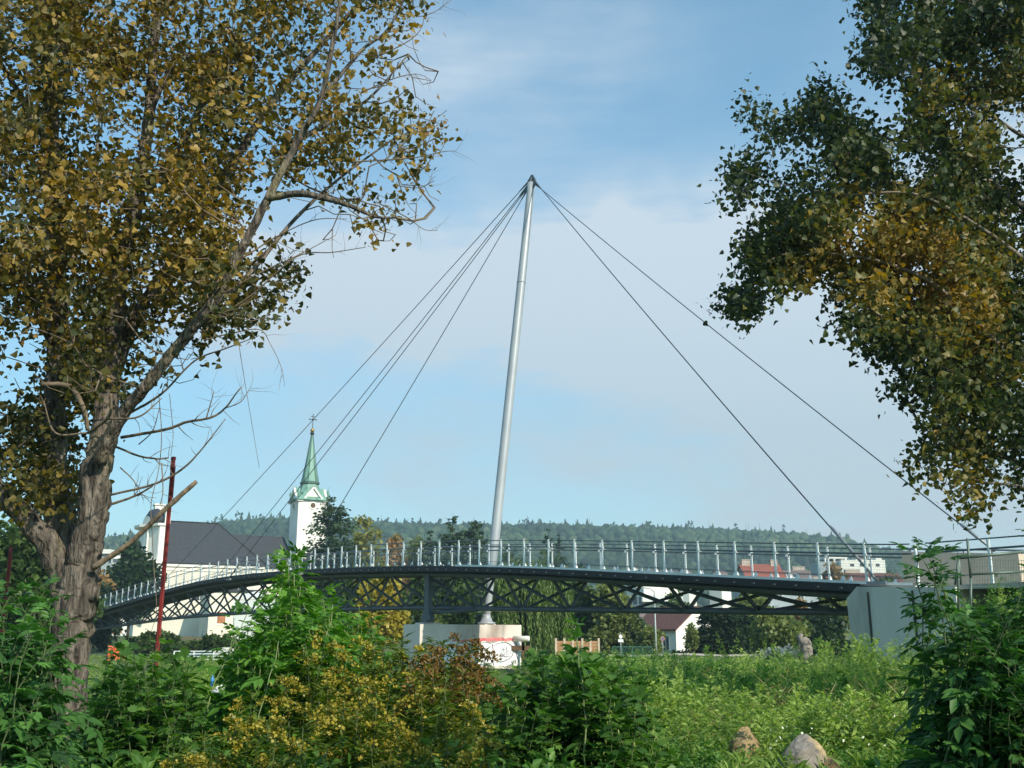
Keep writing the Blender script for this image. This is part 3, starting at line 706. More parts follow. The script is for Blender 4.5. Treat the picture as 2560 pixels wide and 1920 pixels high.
for nrm, alg in ((cb, ca), (-ca, cb), (-cb, -ca), (ca, -cb)):      # little roofs behind each gable
    c0 = TW(0, 0, 0) + nrm * h
    mb.add([c0 + alg * 1.55 + (0, 0, ztc + .25) + nrm * .25, c0 + nrm * .3 + (0, 0, ztg + .35), c0 - alg * 1.55 + (0, 0, ztc + .25) + nrm * .25, c0 - nrm * 1.5 + (0, 0, ztg + .3)], [(0, 1, 3), (1, 2, 3)])
lr = mb.build('lantern_roof', M['copper'], tw)
mb = MB(); vs = ring(h * .62, zsb - .2, .5) + ring(h * .62, zsb + .06, .5) + ring(h * .54, zsb + .2, .5); mb.add(vs, [(k * 8 + j, k * 8 + (j + 1) % 8, k * 8 + 8 + (j + 1) % 8, k * 8 + 8 + j) for k in range(2) for j in range(8)] + [tuple(range(16, 24)), tuple(range(7, -1, -1))]); mb.build('spire_collar', M['copper_d'], tw)
zst = zat(783, 1086, ta + h, -h)
mb = MB(); vs = ring(h * .53, zsb + .2, .5) + ring(h * .30, zsb + (zst - zsb) * .42, .5) + ring(.13, zst, .5); mb.add(vs, [(k * 8 + j, k * 8 + (j + 1) % 8, k * 8 + 8 + (j + 1) % 8, k * 8 + 8 + j) for k in range(2) for j in range(8)] + [tuple(range(16, 24))])
spi = mb.build('spire', M['copper'], tw)
mb = MB()
vr = ring(h * .545, zsb + .2, .5); vm = ring(h * .315, zsb + (zst - zsb) * .42, .5); vt = ring(.145, zst, .5)
for j in range(8): mb.tube([vr[j], vm[j], vt[j]], .035, 5)
mb.build('spire_ribs', M['copper_d'], spi)
tc_ = TW(0, 0, 0)
mb = MB(); mb.lathe(tc_ + (0, 0, zst - .1), [(.16, 0), (.34, .1), (.34, .35), (.14, .5), (.12, .75)], 10); mb.build('spire_cap', M['iron'], spi)
zbl = zat(783, 1076, ta + h, -h); mb = MB(); mb.lathe(tc_ + (0, 0, zbl), [(.02, -.34), (.2, -.28), (.33, -.1), (.34, .06), (.22, .27), (.06, .34)], 12); mb.build('orb', M['gold'], spi)
zx0 = zbl + .3; zx1 = zat(783, 1035, ta + h, -h)
mb = MB(); mb.beam(tc_ + (0, 0, zx0), tc_ + (0, 0, zx1), .09, .09, ca); zc_ = zx0 + (zx1 - zx0) * .62; mb.beam(tc_ - ca * .55 + (0, 0, zc_), tc_ + ca * .55 + (0, 0, zc_), .09, .09); mb.beam(tc_ - ca * .38 + (0, 0, zc_ + .5), tc_ + ca * .38 + (0, 0, zc_ + .5), .08, .08)
for s in (-1, 1): mb.disc(tc_ + ca * s * .55 + (0, 0, zc_), cb, .13, .08, 8)
mb.disc(tc_ + (0, 0, zc_), cb, .2, .06, 10); mb.build('cross', M['iron'], spi)
for sa, sb in ((-1, 1), (1, 1), (1, -1), (-1, -1)):
    mb = MB(); mb.lathe(TW(sa * (h + .05), sb * (h + .05), ztc + .5), [(.2, 0), (.12, .5), (.24, .9), (.2, 1.15), (.05, 1.35), (.03, 1.9)], 8); mb.build('finial', M['copper'], tw)
# parish outbuilding under the bridge, with a painted niche
pb = thing('parish_house', 'low cream building with an orange painted niche seen under the bridge', 'building', Q(560, 1590, 132) * (1, 1, 0))
def wall_quad(u0, u1, vt, vb, Y0, Y1=None, dep=4.):
    Y1 = Y1 or Y0; a = Q(u0, vb, Y0); b = Q(u1, vb, Y1); zt_ = Q(u0, vt, Y0)[2]; a[2] = b[2] = -.5; d = unit(b - a); nn_ = np.array([d[1], -d[0], 0])
    return a, b, zt_, d, nn_, dep
def slab_house(parent, name, mat, u0, u1, vt, Y0, Y1=None, dep=4.):
    a, b, zt_, d, nn_, dep = wall_quad(u0, u1, vt, 1600, Y0, Y1, dep); mb = MB(); mb.prism([a, b, b - nn_ * dep, a - nn_ * dep], (0, 0, zt_ + .5)); return mb.build(name, mat, parent), a, b, zt_, d, nn_
M['plaster_g'] = surf('pale_grey_plaster', lin('#d5d8d2'), lin('#c8cbc5'), .6, .85)
slab_house(pb, 'wall', M['plaster'], 517, 660, 1478, 132, 136)
wl_, a, b, zt_, d, nn_ = slab_house(pb, 'side_wall', M['plaster'], 330, 516, 1503, 138, 140)
mb = MB(); aa, bb, z2, dd, n2, _ = wall_quad(517, 660, 1478, 1600, 132, 136); zz = Q(545, 1544, 132.5)[2]
fr_ = MB(); fr_.box(aa + dd * 1.65 + n2 * .02 + (0, 0, .5 + zz), (1.5, .08, 2.0), dd, n2); f_ = fr_.build('niche', M['plaster_w'], pb)
mb.box(aa + dd * 1.65 + n2 * .07 + (0, 0, .5 + zz), (1.05, .05, 1.4), dd, n2); mb.build('niche_painting', M['clay'], f_)
mb = MB(); mb.prism([aa + n2 * .3 + (0, 0, z2 + .502), bb + n2 * .3 + (0, 0, z2 + .502), bb - n2 * 4.3 + (0, 0, z2 + .502), aa - n2 * 4.3 + (0, 0, z2 + .502)], (0, 0, .3)); mb.build('roof', M['slate'], pb)
tt_ = thing('garden_shed', 'pale grey shed wall half hidden by the green shrub under the bridge', 'shed', Q(600, 1590, 120) * (1, 1, 0))
slab_house(tt_, 'wall', M['plaster_g'], 578, 690, 1498, 120, 121, 3.)
mb = MB(); a, b, zt_, d, nn_, _ = wall_quad(572, 696, 1496, 1600, 119.8, 120.8); mb.prism([a + (0, 0, zt_ + .51), b + (0, 0, zt_ + .51), (a + b) / 2 - nn_ * 1.6 + (0, 0, zt_ + 1.4)], (0, 0, .08)); mb.build('roof', M['plaster_g'], tt_)

# ================================================================== HOUSES
M['tile_red'] = surf('red_tile', lin('#9a5a49'), lin('#8a4d40'), 2.5, .8, .3, 6); M['tile_or'] = surf('orange_tile', lin('#c2693f'), lin('#b05b38'), 2.5, .8, .3, 6)
M['tile_br'] = surf('brown_tile', lin('#6d4a42'), lin('#5f403a'), 2.5, .8, .3, 6); M['tile_gr'] = surf('grey_brown_tile', lin('#7b6c68'), lin('#6d5f5c'), 2, .8, .3, 6)
M['render_gr'] = surf('grey_render', lin('#a9b1b3'), lin('#9aa3a6'), .8, .9); M['render_tan'] = surf('tan_render', lin('#d3ab7c'), lin('#c59d70'), .8, .9)
M['brick_pale'] = surf('pale_chimney', lin('#c3b3a4'), lin('#b09f91'), 2, .9); M['metal_roof'] = surf('slate_metal', lin('#5a5f66'), lin('#50555b'), 1, .5)
def gable_house(name, label, u, v_base, Y, w, dep, h, rh, yaw, wall, roof, chim=(), wins=(), skyl=(), over=.35, zb=None):
    """u: survey column of the centre; ridge runs along local x (length w); yaw turns it"""
    c = Q(u, 1590, Y); z0 = (zb if zb is not None else -.3); c[2] = z0
    ax_ = np.array([math.cos(yaw), math.sin(yaw), 0]); ay_ = np.array([-math.sin(yaw), math.cos(yaw), 0])
    P = lambda x, y, z: c + ax_ * x + ay_ * y + np.array([0, 0, z])
    t = thing(name, label, 'house', c); mb = MB(); a, b = w / 2, dep / 2
    mb.add([P(-a, -b, 0), P(a, -b, 0), P(a, b, 0), P(-a, b, 0), P(-a, -b, h), P(a, -b, h), P(a, b, h), P(-a, b, h), P(-a, 0, h + rh), P(a, 0, h + rh)],
           [(0, 1, 5, 4), (2, 3, 7, 6), (0, 4, 8, 7, 3), (1, 2, 6, 9, 5), (0, 3, 2, 1), (4, 5, 9, 8), (6, 7, 8, 9)])
    mb.build('wall', wall, t); mb = MB(); sl = rh / b; o = over; th = .16
    for s in (-1, 1):
        e0 = P(-a - o, s * (b + o), h - sl * o + .05); e1 = P(a + o, s * (b + o), h - sl * o + .05); r0 = P(-a - o, 0, h + rh + .05); r1 = P(a + o, 0, h + rh + .05)
        mb.prism([e0, e1, r1, r0], (0, 0, th))
    rf = mb.build('roof', roof, t)
    for (x, y, ww, hh) in chim:
        zt2 = h + rh - abs(y) * sl; mb = MB(); mb.box(P(x, y, zt2 + hh / 2 - .4), (ww, .8, hh + .8), ax_, ay_); mb.box(P(x, y, zt2 + hh + .03), (ww + .14, .94, .1), ax_, ay_); mb.build('chimney', M['brick_pale'], rf)
    for (x, y) in skyl:
        zt2 = h + rh - abs(y) * sl + .28; mb = MB(); n_ = unit(np.array([0, 0, 1.]) + ay_ * (-1 if y < 0 else 1) * sl); k = np.cross(n_, ax_)
        mb.box(P(x, y, zt2), (1.0, 1.3, .12), ax_, k, n_); s_ = mb.build('skylight', M['white'], rf); mb = MB(); mb.box(P(x, y, zt2) + n_ * .07, (.75, 1.0, .03), ax_, k, n_); mb.build('pane', M['glass'], s_)
    for (side, x, z, ww, hh) in wins:  # side 'y' long side facing us, 'l' / 'r' gables
        if side == 'y': p = P(x, -b - .02, z); d = ax_; nn_ = -ay_
        elif side == 'l': p = P(-a - .02, x, z); d = ay_; nn_ = -ax_
        else: p = P(a + .02, x, z); d = ay_; nn_ = ax_
        mb = MB(); mb.box(p, (ww + .2, .1, hh + .2), d, nn_); f = mb.build('window', M['white'], t)
        mb = MB(); mb.box(p + nn_ * .055, (ww, .03, hh), d, nn_); mb.build('pane', M['glass'], f)
        mb = MB(); mb.box(p + nn_ * .08, (.06, .03, hh), d, nn_); mb.build('glazing_bar', M['white'], f)
    return t
# house below the bridge
hz = .1
gable_house('brown_roofed_house', 'cream house with a brown tiled roof beside the street lamp below the bridge', 1690, 0, 108.5, 6., 6.0, 2.7, 2.1, R(-54), M['plaster_w'], M['tile_br'],
            wins=(('r', 0.2, 1.3, .9, 1.1), ('r', .9, 3.2, .6, .7), ('y', 1.6, 1.3, .8, 1.3), ('y', -1.2, 1.3, .8, 1.2)), chim=())
gable_house('orange_roofed_house', 'house with a bright orange roof peeking over the brown roofed house', 1742, 0, 128, 7, 7, 3.2, 1.5, R(8), M['plaster_w'], M['tile_or'], wins=(('y', 0, 2.2, 1, 1.2),))
gable_house('tan_house', 'tan rendered building rising behind dark conifers below the bridge', 1590, 0, 132, 6, 6, 4.2, .7, R(20), M['render_tan'], M['tile_br'], wins=(('y', 2, 3.0, .9, 1.1),))
gable_house('tiled_annex', 'small annex with faded tiled roof left of the brown roofed house', 1615, 0, 118, 4.5, 5, 3.0, 1.9, R(10), M['plaster'], M['tile_gr'])
# white apartment seen through the truss
ap = thing('apartment_house', 'white block of flats seen through the truss above the brown roofed house', 'building', Q(1630, 1590, 165) * (1, 1, 0))
def flats(t, u0, u1, um, vt, Y, wl, wr, rows, base=-.5, dep=9.):
    pm = Q(um, 1590, Y); pl = Q(u0, 1590, Y + 4.5); pr = Q(u1, 1590, Y + 2.0); zt_ = Q(um, vt, Y)[2]
    for p in (pm, pl, pr): p[2] = base
    back = pl + pr - pm
    mb = MB(); mb.prism([pm, pr, back, pl], (0, 0, zt_ - base)); w_ = mb.build('wall', wl, t); mb = MB()
    cc = (pm + back) / 2
    mb.prism([cc + (p - cc) * 1.04 + (0, 0, zt_ - base + .004) for p in (pm, pr, back, pl)], (0, 0, .35)); mb.build('roof', M['metal_roof'], t)
    for (p, q, nw) in ((pl, pm, 3), (pm, pr, 5)):
        d = q - p; L = np.linalg.norm(d); d = d / L; nn_ = np.array([d[1], -d[0], 0])
        for r_ in range(rows):
            z = zt_ - 1.6 - 2.9 * r_
            for k in range(nw):
                c = p + d * L * (k + .5) / nw + np.array([0, 0, z - base]); mb = MB(); mb.box(c + nn_ * .02, (1.3, .1, 1.4), d, nn_); f = mb.build('window', M['white'], t)
                mb = MB(); mb.box(c + nn_ * .075, (1.1, .03, 1.2), d, nn_); mb.build('pane', M['glass'], f)
    return zt_
flats(ap, 1570, 1700, 1613, 1430, 165, M['plaster_w'], M['plaster_w'], 3)
mb = MB(); p = Q(1655, 1496, 164.5); mb.box(p, (6.5, 1.6, 1.1)); mb.build('balcony', M['white'], ap)
# row above the bridge on the right
gable_house('red_roofed_house', 'house with bright red tiled roof and two pale chimneys above the bridge railing', 1908, 0, 176, 6.6, 8.4, 10.2, 3.7, R(8), M['render_gr'], M['tile_red'], chim=((-2.5, .0, 1.5, .9), (2.6, 0, 1.2, .9)), wins=(('y', -1.5, 8.6, 1, 1.3), ('y', 1.5, 8.6, 1, 1.3)))
gable_house('skylight_house', 'house with brown grey roof and two skylights next to the red roof', 1987, 0, 180, 6.2, 8.4, 9.8, 3.3, R(4), M['render_gr'], M['tile_gr'], chim=((1.6, .6, 2.2, 1.3),), skyl=((-1.7, -1.5), (.2, -1.5)), wins=(('y', 0, 8.2, 1, 1.3),))
gable_house('grey_fronted_house', 'grey fronted house with low parapet between the skylights and the red brown roof', 2046, 0, 186, 5.6, 7, 10.6, 1.3, R(-4), M['render_gr'], M['metal_roof'], chim=((-.5, .5, 2.6, .9),), wins=(('y', -1.2, 9.4, 1, 1.2), ('y', 1.3, 9.4, 1, 1.2)))
gable_house('red_brown_roofed_house', 'house with a dull red brown roof behind the leafy tree by the cable', 2105, 0, 182, 5.4, 8, 10.0, 2.6, R(2), M['plaster'], M['tile_red'], skyl=((.9, -1.6),), wins=(('y', 0, 8.6, 1, 1.2),))
gable_house('dark_roofed_house', 'wide house with dark brown roof below the modern white block', 2190, 0, 178, 9.2, 8, 9.6, 2.9, R(5), M['plaster'], M['tile_br'], chim=((-3.2, .4, 2.6, 1.0),), wins=(('y', -2, 8.2, 1, 1.2), ('y', 2, 8.2, 1, 1.2)))
md = thing('modern_villa', 'modern white terraced block with flat roofs above the dark roofed house', 'building', Q(2140, 1590, 250) * (1, 1, 0))
def bx(parent, name, mat, u0, u1, v0, v1, Y, dep=8.):
    a = Q(u0, v1, Y); b = Q(u1, v0, Y); mb = MB(); mb.box(((a[0] + b[0]) / 2, Y + dep / 2, (a[2] + b[2]) / 2), (b[0] - a[0], dep, b[2] - a[2])); return mb.build(name, mat, parent)
bx(md, 'lower_floor', M['plaster_w'], 2117, 2212, 1400, 1590, 250); bx(md, 'grey_wing', M['render_gr'], 2062, 2116.5, 1404, 1590, 252)
bx(md, 'upper_back', M['metal_roof'], 2066, 2110, 1397, 1403.9, 257, 4); bx(md, 'roof_slab', M['plaster_w'], 2062, 2118, 1391, 1396.5, 253)
for u in (2062, 2085, 2113): bx(md, 'column', M['plaster_w'], u, u + 3, 1396.6, 1403.8, 253, .8)
bx(md, 'roof_block', M['plaster_w'], 2190, 2204, 1394, 1399.9, 252, 4)
for u in (2126, 2150, 2172, 2190): bx(md, 'window', M['glass'], u, u + 9, 1409, 1416, 249.95, .1)
for k, (u, v, Yq, s_, lb) in enumerate(((1597, 1414, 236, 1.0, 'white gabled cottage showing above the deck near mid span'), (1631, 1424, 240, .9, 'white cottage with low gable right of the gabled cottage above the deck'), (1718, 1425, 228, .85, 'narrow white gable beside the red roofed house above the deck'), (1806, 1428, 232, .8, 'cream cottage with rounded window just left of the red roofed house'), (2154, 1381, 420, 1.2, 'small far white house on the hill foot above the modern block'))):
    zz = Q(u, v, Yq)[2]
    gable_house('white_cottage', lb, u, 0, Yq, 4.6 * s_, 4.2 * s_, zz + .3 - 2.1 * s_, 2.1 * s_, R(80 - 12 * k), M['plaster_w'], M['tile_gr'], wins=(('l', 0, zz - 1.9 * s_, .7, .8),))
# slab block far left behind the tree
fl = thing('panel_block', 'white panel block of flats with roof aerials left of the church', 'building', Q(262, 1590, 300) * (1, 1, 0))
flats(fl, 226, 315, 264, 1388, 300, M['plaster_w'], M['plaster_w'], 5)
bx(fl, 'roof_cabin', M['plaster_w'], 232, 276, 1373, 1384, 303, 6)
mb = MB()
for u, hh in ((243, 1362), (250, 1366), (268, 1363), (272, 1367)): mb.tube([Q(u, 1374, 304), Q(u, hh, 304)], .12, 5)
mb.build('aerial', M['iron'], fl)

# ================================================================== STREET THINGS
M['pole'] = surf('pole_grey', lin('#9fa6a3'), lin('#8c9491'), 2, .5, metal=.3); M['sign_w'] = surf('sign_white', lin('#eeeeea'), lin('#e2e2dd'), 1, .4); M['sign_b'] = surf('sign_blue', lin('#5a6f96'), lin('#4e6389'), 1, .4); M['sign_r'] = surf('sign_red', lin('#b9776f'), lin('#aa6a64'), 1, .4)
lp = thing('street_lamp', 'tall slim grey street lamp in front of the brown roofed house', 'street lamp', Q(1640, 1640, 78) * (1, 1, 0))
b0 = Q(1641, 1645, 78); b0[2] = -.1; t0 = Q(1637, 1480, 78)
mb = MB(); mb.tube([b0, b0 + (0, 0, 1.2), t0 * (0, 0, 1) + b0 * (1, 1, 0)], [.10, .075, .05], 10); mb.build('pole', M['pole'], lp)
mb = MB(); q = t0 * (0, 0, 1) + b0 * (1, 1, 0); mb.tube([q, q + (-.3, 0, .25), q + (-.9, -.1, .32)], .04, 8); mb.build('arm', M['pole'], lp)
mb = MB(); mb.box(q + (-1.1, -.1, .32), (.6, .25, .12)); mb.build('lamp_head', M['pole'], lp)
l2 = copy_tree(lp, Q(1808, 1640, 125) * (1, 1, 0) - (0, 0, 0), 'distant street lamp half hidden by the dark hedge trees right of the house')
s1 = thing('traffic_sign', 'white round sign over a small white plate on a post near the green fence', 'sign', Q(1552, 1640, 72) * (1, 1, 0))
p = Q(1552.5, 1592, 72); f = Q(1552.5, 1640, 72); f[2] = -.1
mb = MB(); mb.tube([f, p * (0, 0, 1) + f * (1, 1, 0) + (0, 0, .3)], .035, 8); mb.build('post', M['pole'], s1)
P_ = f * (1, 1, 0) + (0, -.06, p[2]); nrm = np.array([.3, -1, 0])
mb = MB(); mb.disc(P_, nrm, .13, .03, 20); mb.disc(P_ - (0, .02, 0), nrm, .1, .03, 20); mb.build('round_plate', M['sign_w'], s1)
mb = MB(); mb.box(P_ - (0, 0, .26), (.36, .03, .18)); mb.build('plate', M['sign_w'], s1)
s2 = thing('traffic_sign', 'round no parking sign with a blue face on a post before the house wall', 'sign', Q(1656, 1640, 84) * (1, 1, 0))
p = Q(1656.3, 1597, 84); f = p * (1, 1, 0) + (0, 0, -.1)
mb = MB(); mb.tube([f, p + (0, .04, .2)], .035, 8); mb.build('post', M['pole'], s2)
mb = MB(); mb.disc(p, (.3, -1, 0), .19, .03, 24, inner=.14); mb.beam(p + (-.12, -.02, .12), p + (.12, -.02, -.12), .03, .04, (0, 1, 0)); mb.build('red_ring', M['sign_r'], s2)
mb = MB(); mb.disc(p + (0, .004, 0), (.3, -1, 0), .145, .02, 24); mb.build('blue_face', M['sign_b'], s2)
gf = thing('green_fence', 'low green wire mesh fence beside the street lamp', 'fence', Q(1580, 1640, 74) * (1, 1, 0))
M['green_f'] = surf('fence_green', lin('#3f6b58'), lin('#356050'), 3, .5)
mb = MB(); z1 = Q(1580, 1617, 74)[2]
a = Q(1532, 1630, 74) * (1, 1, 0); b = Q(1630, 1630, 74) * (1, 1, 0)
mb.beam(a + (0, 0, z1), b + (0, 0, z1), .06, .06); mb.beam(a + (0, 0, .15), b + (0, 0, .15), .05, .05); mb.build('rail', M['green_f'], gf)
for t in np.linspace(0, 1, 5): mb = MB(); mb.beam(a + (b - a) * t + (0, 0, -.1), a + (b - a) * t + (0, 0, z1 + .05), .06, .06, (0, 1, 0)); mb.build('post', M['green_f'], gf)
A = [a + (b - a) * t + (0, 0, .15) for t in np.linspace(0, 1, 60)]; B = [q + (0, 0, z1 - .15) for q in A]
A += [a + (0, 0, z) for z in np.arange(.2, z1, .12)]; B += [b + (0, 0, z) for z in np.arange(.2, z1, .12)]
V, F = sticks(np.array(A), np.array(B), np.full(len(A), .006), np.full(len(A), .006), 4); link('wire_mesh', np_mesh('wire_mesh', V, F), M['green_f'], gf)
wf = thing('board_fence', 'tan wooden board fence with white posts beside the willow', 'fence', Q(1440, 1630, 76) * (1, 1, 0))
M['wood_pale'] = surf('pale_boards', lin('#cdbba2'), lin('#bda98e'), 2, .8); M['wood_tan'] = surf('tan_boards', lin('#b58a63'), lin('#a37a56'), 2, .8, .3, stretch=(1, 1, 6))
z1 = Q(1440, 1599, 76)[2]
us = [1390, 1411, 1432, 1456, 1476, 1497]
for u in us: q = Q(u, 1620, 76); mb = MB(); mb.box((q[0], 76, z1 / 2), (.15, .15, z1 + .2)); mb.build('post', M['wood_pale'], wf)
for u, u2 in zip(us[:-1], us[1:]):
    a = Q(u, 1620, 76); b = Q(u2, 1620, 76); mb = MB()
    for z in np.arange(.12, z1 - .1, .21): mb.box(((a[0] + b[0]) / 2, 76, z + .08), (b[0] - a[0] - .15, .05, .19))
    mb.build('board_panel', M['wood_tan'], wf)
tot = thing('carved_stump', 'weathered grey carved tree stump at the end of the silver hedge', 'sculpture', Q(2015, 1640, 66) * (1, 1, 0))
M['stump'] = surf('weathered_wood', lin('#93897c'), lin('#6f675d'), 3, .9, .5, stretch=(3, 3, .6))
q = Q(2014, 1640, 66) * (1, 1, 0); zt_ = Q(2014, 1588, 66)[2]
mb = MB(); P_ = np.array([q + (-.05, 0, -.1), q + (.05, 0, .5), q + (.12, 0, 1.0), q + (0, 0, zt_ - .45), q + (-.2, 0, zt_ - .12), q + (-.12, 0, zt_ + .1)]); limb_mesh(mb, P_, [.38, .42, .36, .33, .25, .06], 10, 5, .14); mb.build('stump_body', M['stump'], tot)
mb = MB(); limb_mesh(mb, np.array([q + (-.4, .1, -.1), q + (-.38, .1, .6), q + (-.3, 0, zt_ - .5), q + (-.12, 0, zt_ - .15)]), [.13, .12, .12, .08], 8, 6, .1); mb.build('stump_arm', M['stump'], tot)
# far bank on the left: retaining wall, railing, parked vehicle, barrier
rl_ = thing('bank_railing', 'pale grey metal railing on the far bank wall under the bridge', 'railing', Q(530, 1640, 70) * (1, 1, 0))
zb_ = Q(530, 1657, 70)[2]; zt_ = Q(530, 1628, 70)[2]; a = Q(435, 1640, 70) * (1, 1, 0); b = Q(680, 1640, 71) * (1, 1, 0)
mb = MB()
for z in np.linspace(zb_ + .22, zt_, 4): mb.beam(a + (0, 0, z), b + (0, 0, z), .05, .05)
mb.build('rails', M['galv'], rl_)
for t in np.linspace(0, 1, 6): mb = MB(); mb.beam(a + (b - a) * t + (0, 0, -.3), a + (b - a) * t + (0, 0, zt_), .07, .07, (0, 1, 0)); mb.build('post', M['galv'], rl_)
bw = thing('retaining_wall', 'low pale concrete retaining wall behind the bank railing', 'wall', Q(560, 1640, 88) * (1, 1, 0))
a = Q(452, 1640, 86); b = Q(640, 1640, 88); mb = MB(); z0 = Q(500, 1648, 86)[2]; z1 = Q(500, 1619, 86)[2]
mb.add([(a[0], 86, -.4), (b[0], 88, -.4), (b[0], 88, z1), (a[0] + 3.2, 86.5, z1), (a[0], 86, z0 + .4), (a[0], 88, -.4), (b[0], 90, -.4), (b[0], 90, z1), (a[0] + 3.2, 88.5, z1), (a[0], 88, z0 + .4)],
       [(0, 1, 2, 3, 4), (9, 8, 7, 6, 5), (0, 4, 9, 5), (4, 3, 8, 9), (3, 2, 7, 8), (1, 6, 7, 2)]); mb.build('wall', M['plaster_g'], bw)
van = thing('parked_van', 'small white van parked on the far bank right of the trunk', 'van', Q(297, 1608, 225) * (1, 1, 0))
c = Q(297, 1605, 225); c[2] = .1; M['tyre'] = surf('tyre', lin('#222222'), lin('#2b2b2b'), 5, .8)
mb = MB(); mb.prism([c + (-2.0, 0, .4), c + (2.2, 0, .4), c + (2.2, 0, 1.1), c + (1.6, 0, 1.35), c + (1.0, 0, 2.15), c + (-2.0, 0, 2.2)], (0, 1.8, 0)); mb.build('body', M['white'], van)
mb = MB(); mb.prism([c + (.75, -.012, 1.35), c + (1.45, -.012, 1.35), c + (1.0, -.012, 1.95), c + (.75, -.012, 1.95)], (0, .008, 0)); mb.build('window', M['glass'], van)
for x in (-1.2, 1.4): mb = MB(); mb.disc(c + (x, -.02, .36), (0, -1, 0), .36, .2, 16); mb.build('wheel', M['tyre'], van)
bar = thing('orange_netting', 'torn orange plastic barrier netting in the bushes right of the trunk', 'barrier', Q(291, 1650, 32) * (1, 1, 0))
M['orange'] = surf('orange_plastic', lin('#e2703e'), lin('#d4602f'), 2, .6)
mb = MB(); rr_ = np.random.default_rng(3); a = Q(268, 1637, 32); b = Q(309, 1625, 32)
for k in range(9):
    t = k / 8; x = a[0] + (b[0] - a[0]) * t; z = 1.7 - .5 - .12 * math.sin(k * 2.1)
    z = Q(290, 1630, 32)[2] + .05 * math.sin(k * 2.)
    mb.beam((x, 32 + .1 * math.sin(k), z - .22), (x + .03, 32 + .1 * math.sin(k + 1), z + .13), .035, .01, (0, 1, 0))
for z in (-.2, -.08, .03, .12): mb.tube([(a[0] + (b[0] - a[0]) * t, 32 + .05 * math.sin(9 * t), Q(290, 1630, 32)[2] + z + .05 * math.sin(7 * t + z * 9)) for t in np.linspace(0, 1, 12)], .022, 5)
mb.build('net', M['orange'], bar); mb = MB()
for x in (a[0], b[0]): mb.tube([(x, 32, -.1), (x, 32, Q(290, 1622, 32)[2])], .02, 6)
mb.build('stake', M['iron'], bar)
# red steel posts
M['redp'] = surf('red_post', lin('#84302c'), lin('#6f2725'), 3, .55, .1, c3=lin('#5d2522'), s3=2., m3=(.55, .75))
def red_post(label, pts, Yp, wpx):
    P = [W(a, b, Yp) for a, b in pts]; P[-1][2] = -.3
    t = thing('red_post', label, 'post', P[-1]); w = PXR(wpx, Yp); mb = MB()
    d = unit(P[0] - P[-1]); x = np.array([1, 0, 0.]); x = unit(x - d * np.dot(x, d)); y = np.cross(d, x); c_ = (P[0] + P[-1]) / 2; L = np.linalg.norm(P[0] - P[-1])
    rot = lambda a_: x * math.cos(a_) + y * math.sin(a_)
    mb.box(c_ + rot(-.5) * w * .0, (w * .78, w * .55, L), rot(-.45), rot(-.45 + math.pi / 2), d); mb.build('post', M['redp'], t)
    mb = MB(); mb.box(c_ + rot(-.45 + math.pi / 2) * -w * .36, (w * .3, w * .2, L * .98), rot(-.45), rot(-.45 + math.pi / 2), d)
    mb.build('flange', M['redp'], t); mb = MB()
    mb.box(P[0] + d * .02, (w * .9, w * .7, .05), rot(-.45), rot(-.45 + math.pi / 2), d); mb.box(P[0] - d * .35 + x * w * .3, (w * .5, w * .5, .5), rot(-.45), rot(-.45 + math.pi / 2), d); mb.build('bracket', M['redp'], t)
red_post('tall leaning dark red steel post before the church', [(374.5, 993), (340, 1400)], 15.5, 9.5)
red_post('short dark red steel post at the far left edge of the photo', [(23, 1188), (17, 1290)], 17., 7)
# litter
lt = thing('litter', 'white and blue litter lying in the weeds below the bank railing', 'litter', Q(556, 1725, 18) * (1, 1, 0))
mb = MB(); c = Q(560, 1724, 18); rr_ = np.random.default_rng(5)
for k in range(5): mb.tube([c + rr_.normal(0, .06, 3) * (1.6, .6, .6) for _ in range(4)], [.02, .045, .04, .015], 6)
mb.build('white_bag', M['white'], lt); mb = MB(); c = Q(530, 1716, 18); mb.lathe(c, [(.03, 0), (.032, .12), (.012, .16), (.012, .19)], 8)
M['blue'] = surf('blue_plastic', lin('#3b86c4'), lin('#3479b5'), 2, .4); mb.build('blue_bottle', M['blue'], lt)
# ================================================================== FAR AND MIDDLE TREES
M['bark'] = surf('bark', lin('#83776a'), lin('#3d352e'), 16, .92, 1., 22, stretch=(1, 1, .2), c3=lin('#857a5c'), s3=3., m3=(.54, .7), detail=4)
for n_ in M['bark'].node_tree.nodes:
    if n_.type == 'BUMP': n_.inputs['Distance'].default_value = .14
M['bark_d'] = surf('dark_bark', lin('#4c4238'), lin('#3a322a'), 6, .9, .5, stretch=(1, 1, .3))
M['twig'] = surf('twig_bark', lin('#7b6a55'), lin('#5f5040'), 9, .85)
M['twig_d'] = surf('twig_dark', lin('#4c4238'), lin('#3c342d'), 9, .85)
def LM(name, *hexes, **k): M[name] = leafmat(name, [lin(h) for h in hexes], **k)
LM('far_green', '#2c3d1d', '#3d5226', '#4f642f', '#627539'); LM('far_dark', '#1c2a1a', '#263820', '#324729', '#415632'); LM('far_yellow', '#6b6a26', '#8d862f', '#a89a3a', '#b3a24a')
LM('far_pale', '#5d6431', '#7a7b3c', '#959046', '#a5985a'); LM('far_rust', '#7d6a3a', '#94784a', '#a37f52', '#8f8a4e'); LM('needle', '#2f4030', '#41563b', '#526845', '#687a50'); LM('willow', '#4d6131', '#5f743a', '#728747', '#879a58')
LM('silver', '#7d877f', '#8d968c', '#9da59a', '#aab0a2'); LM('olive', '#54602f', '#68733b', '#7c8446', '#8d9150')
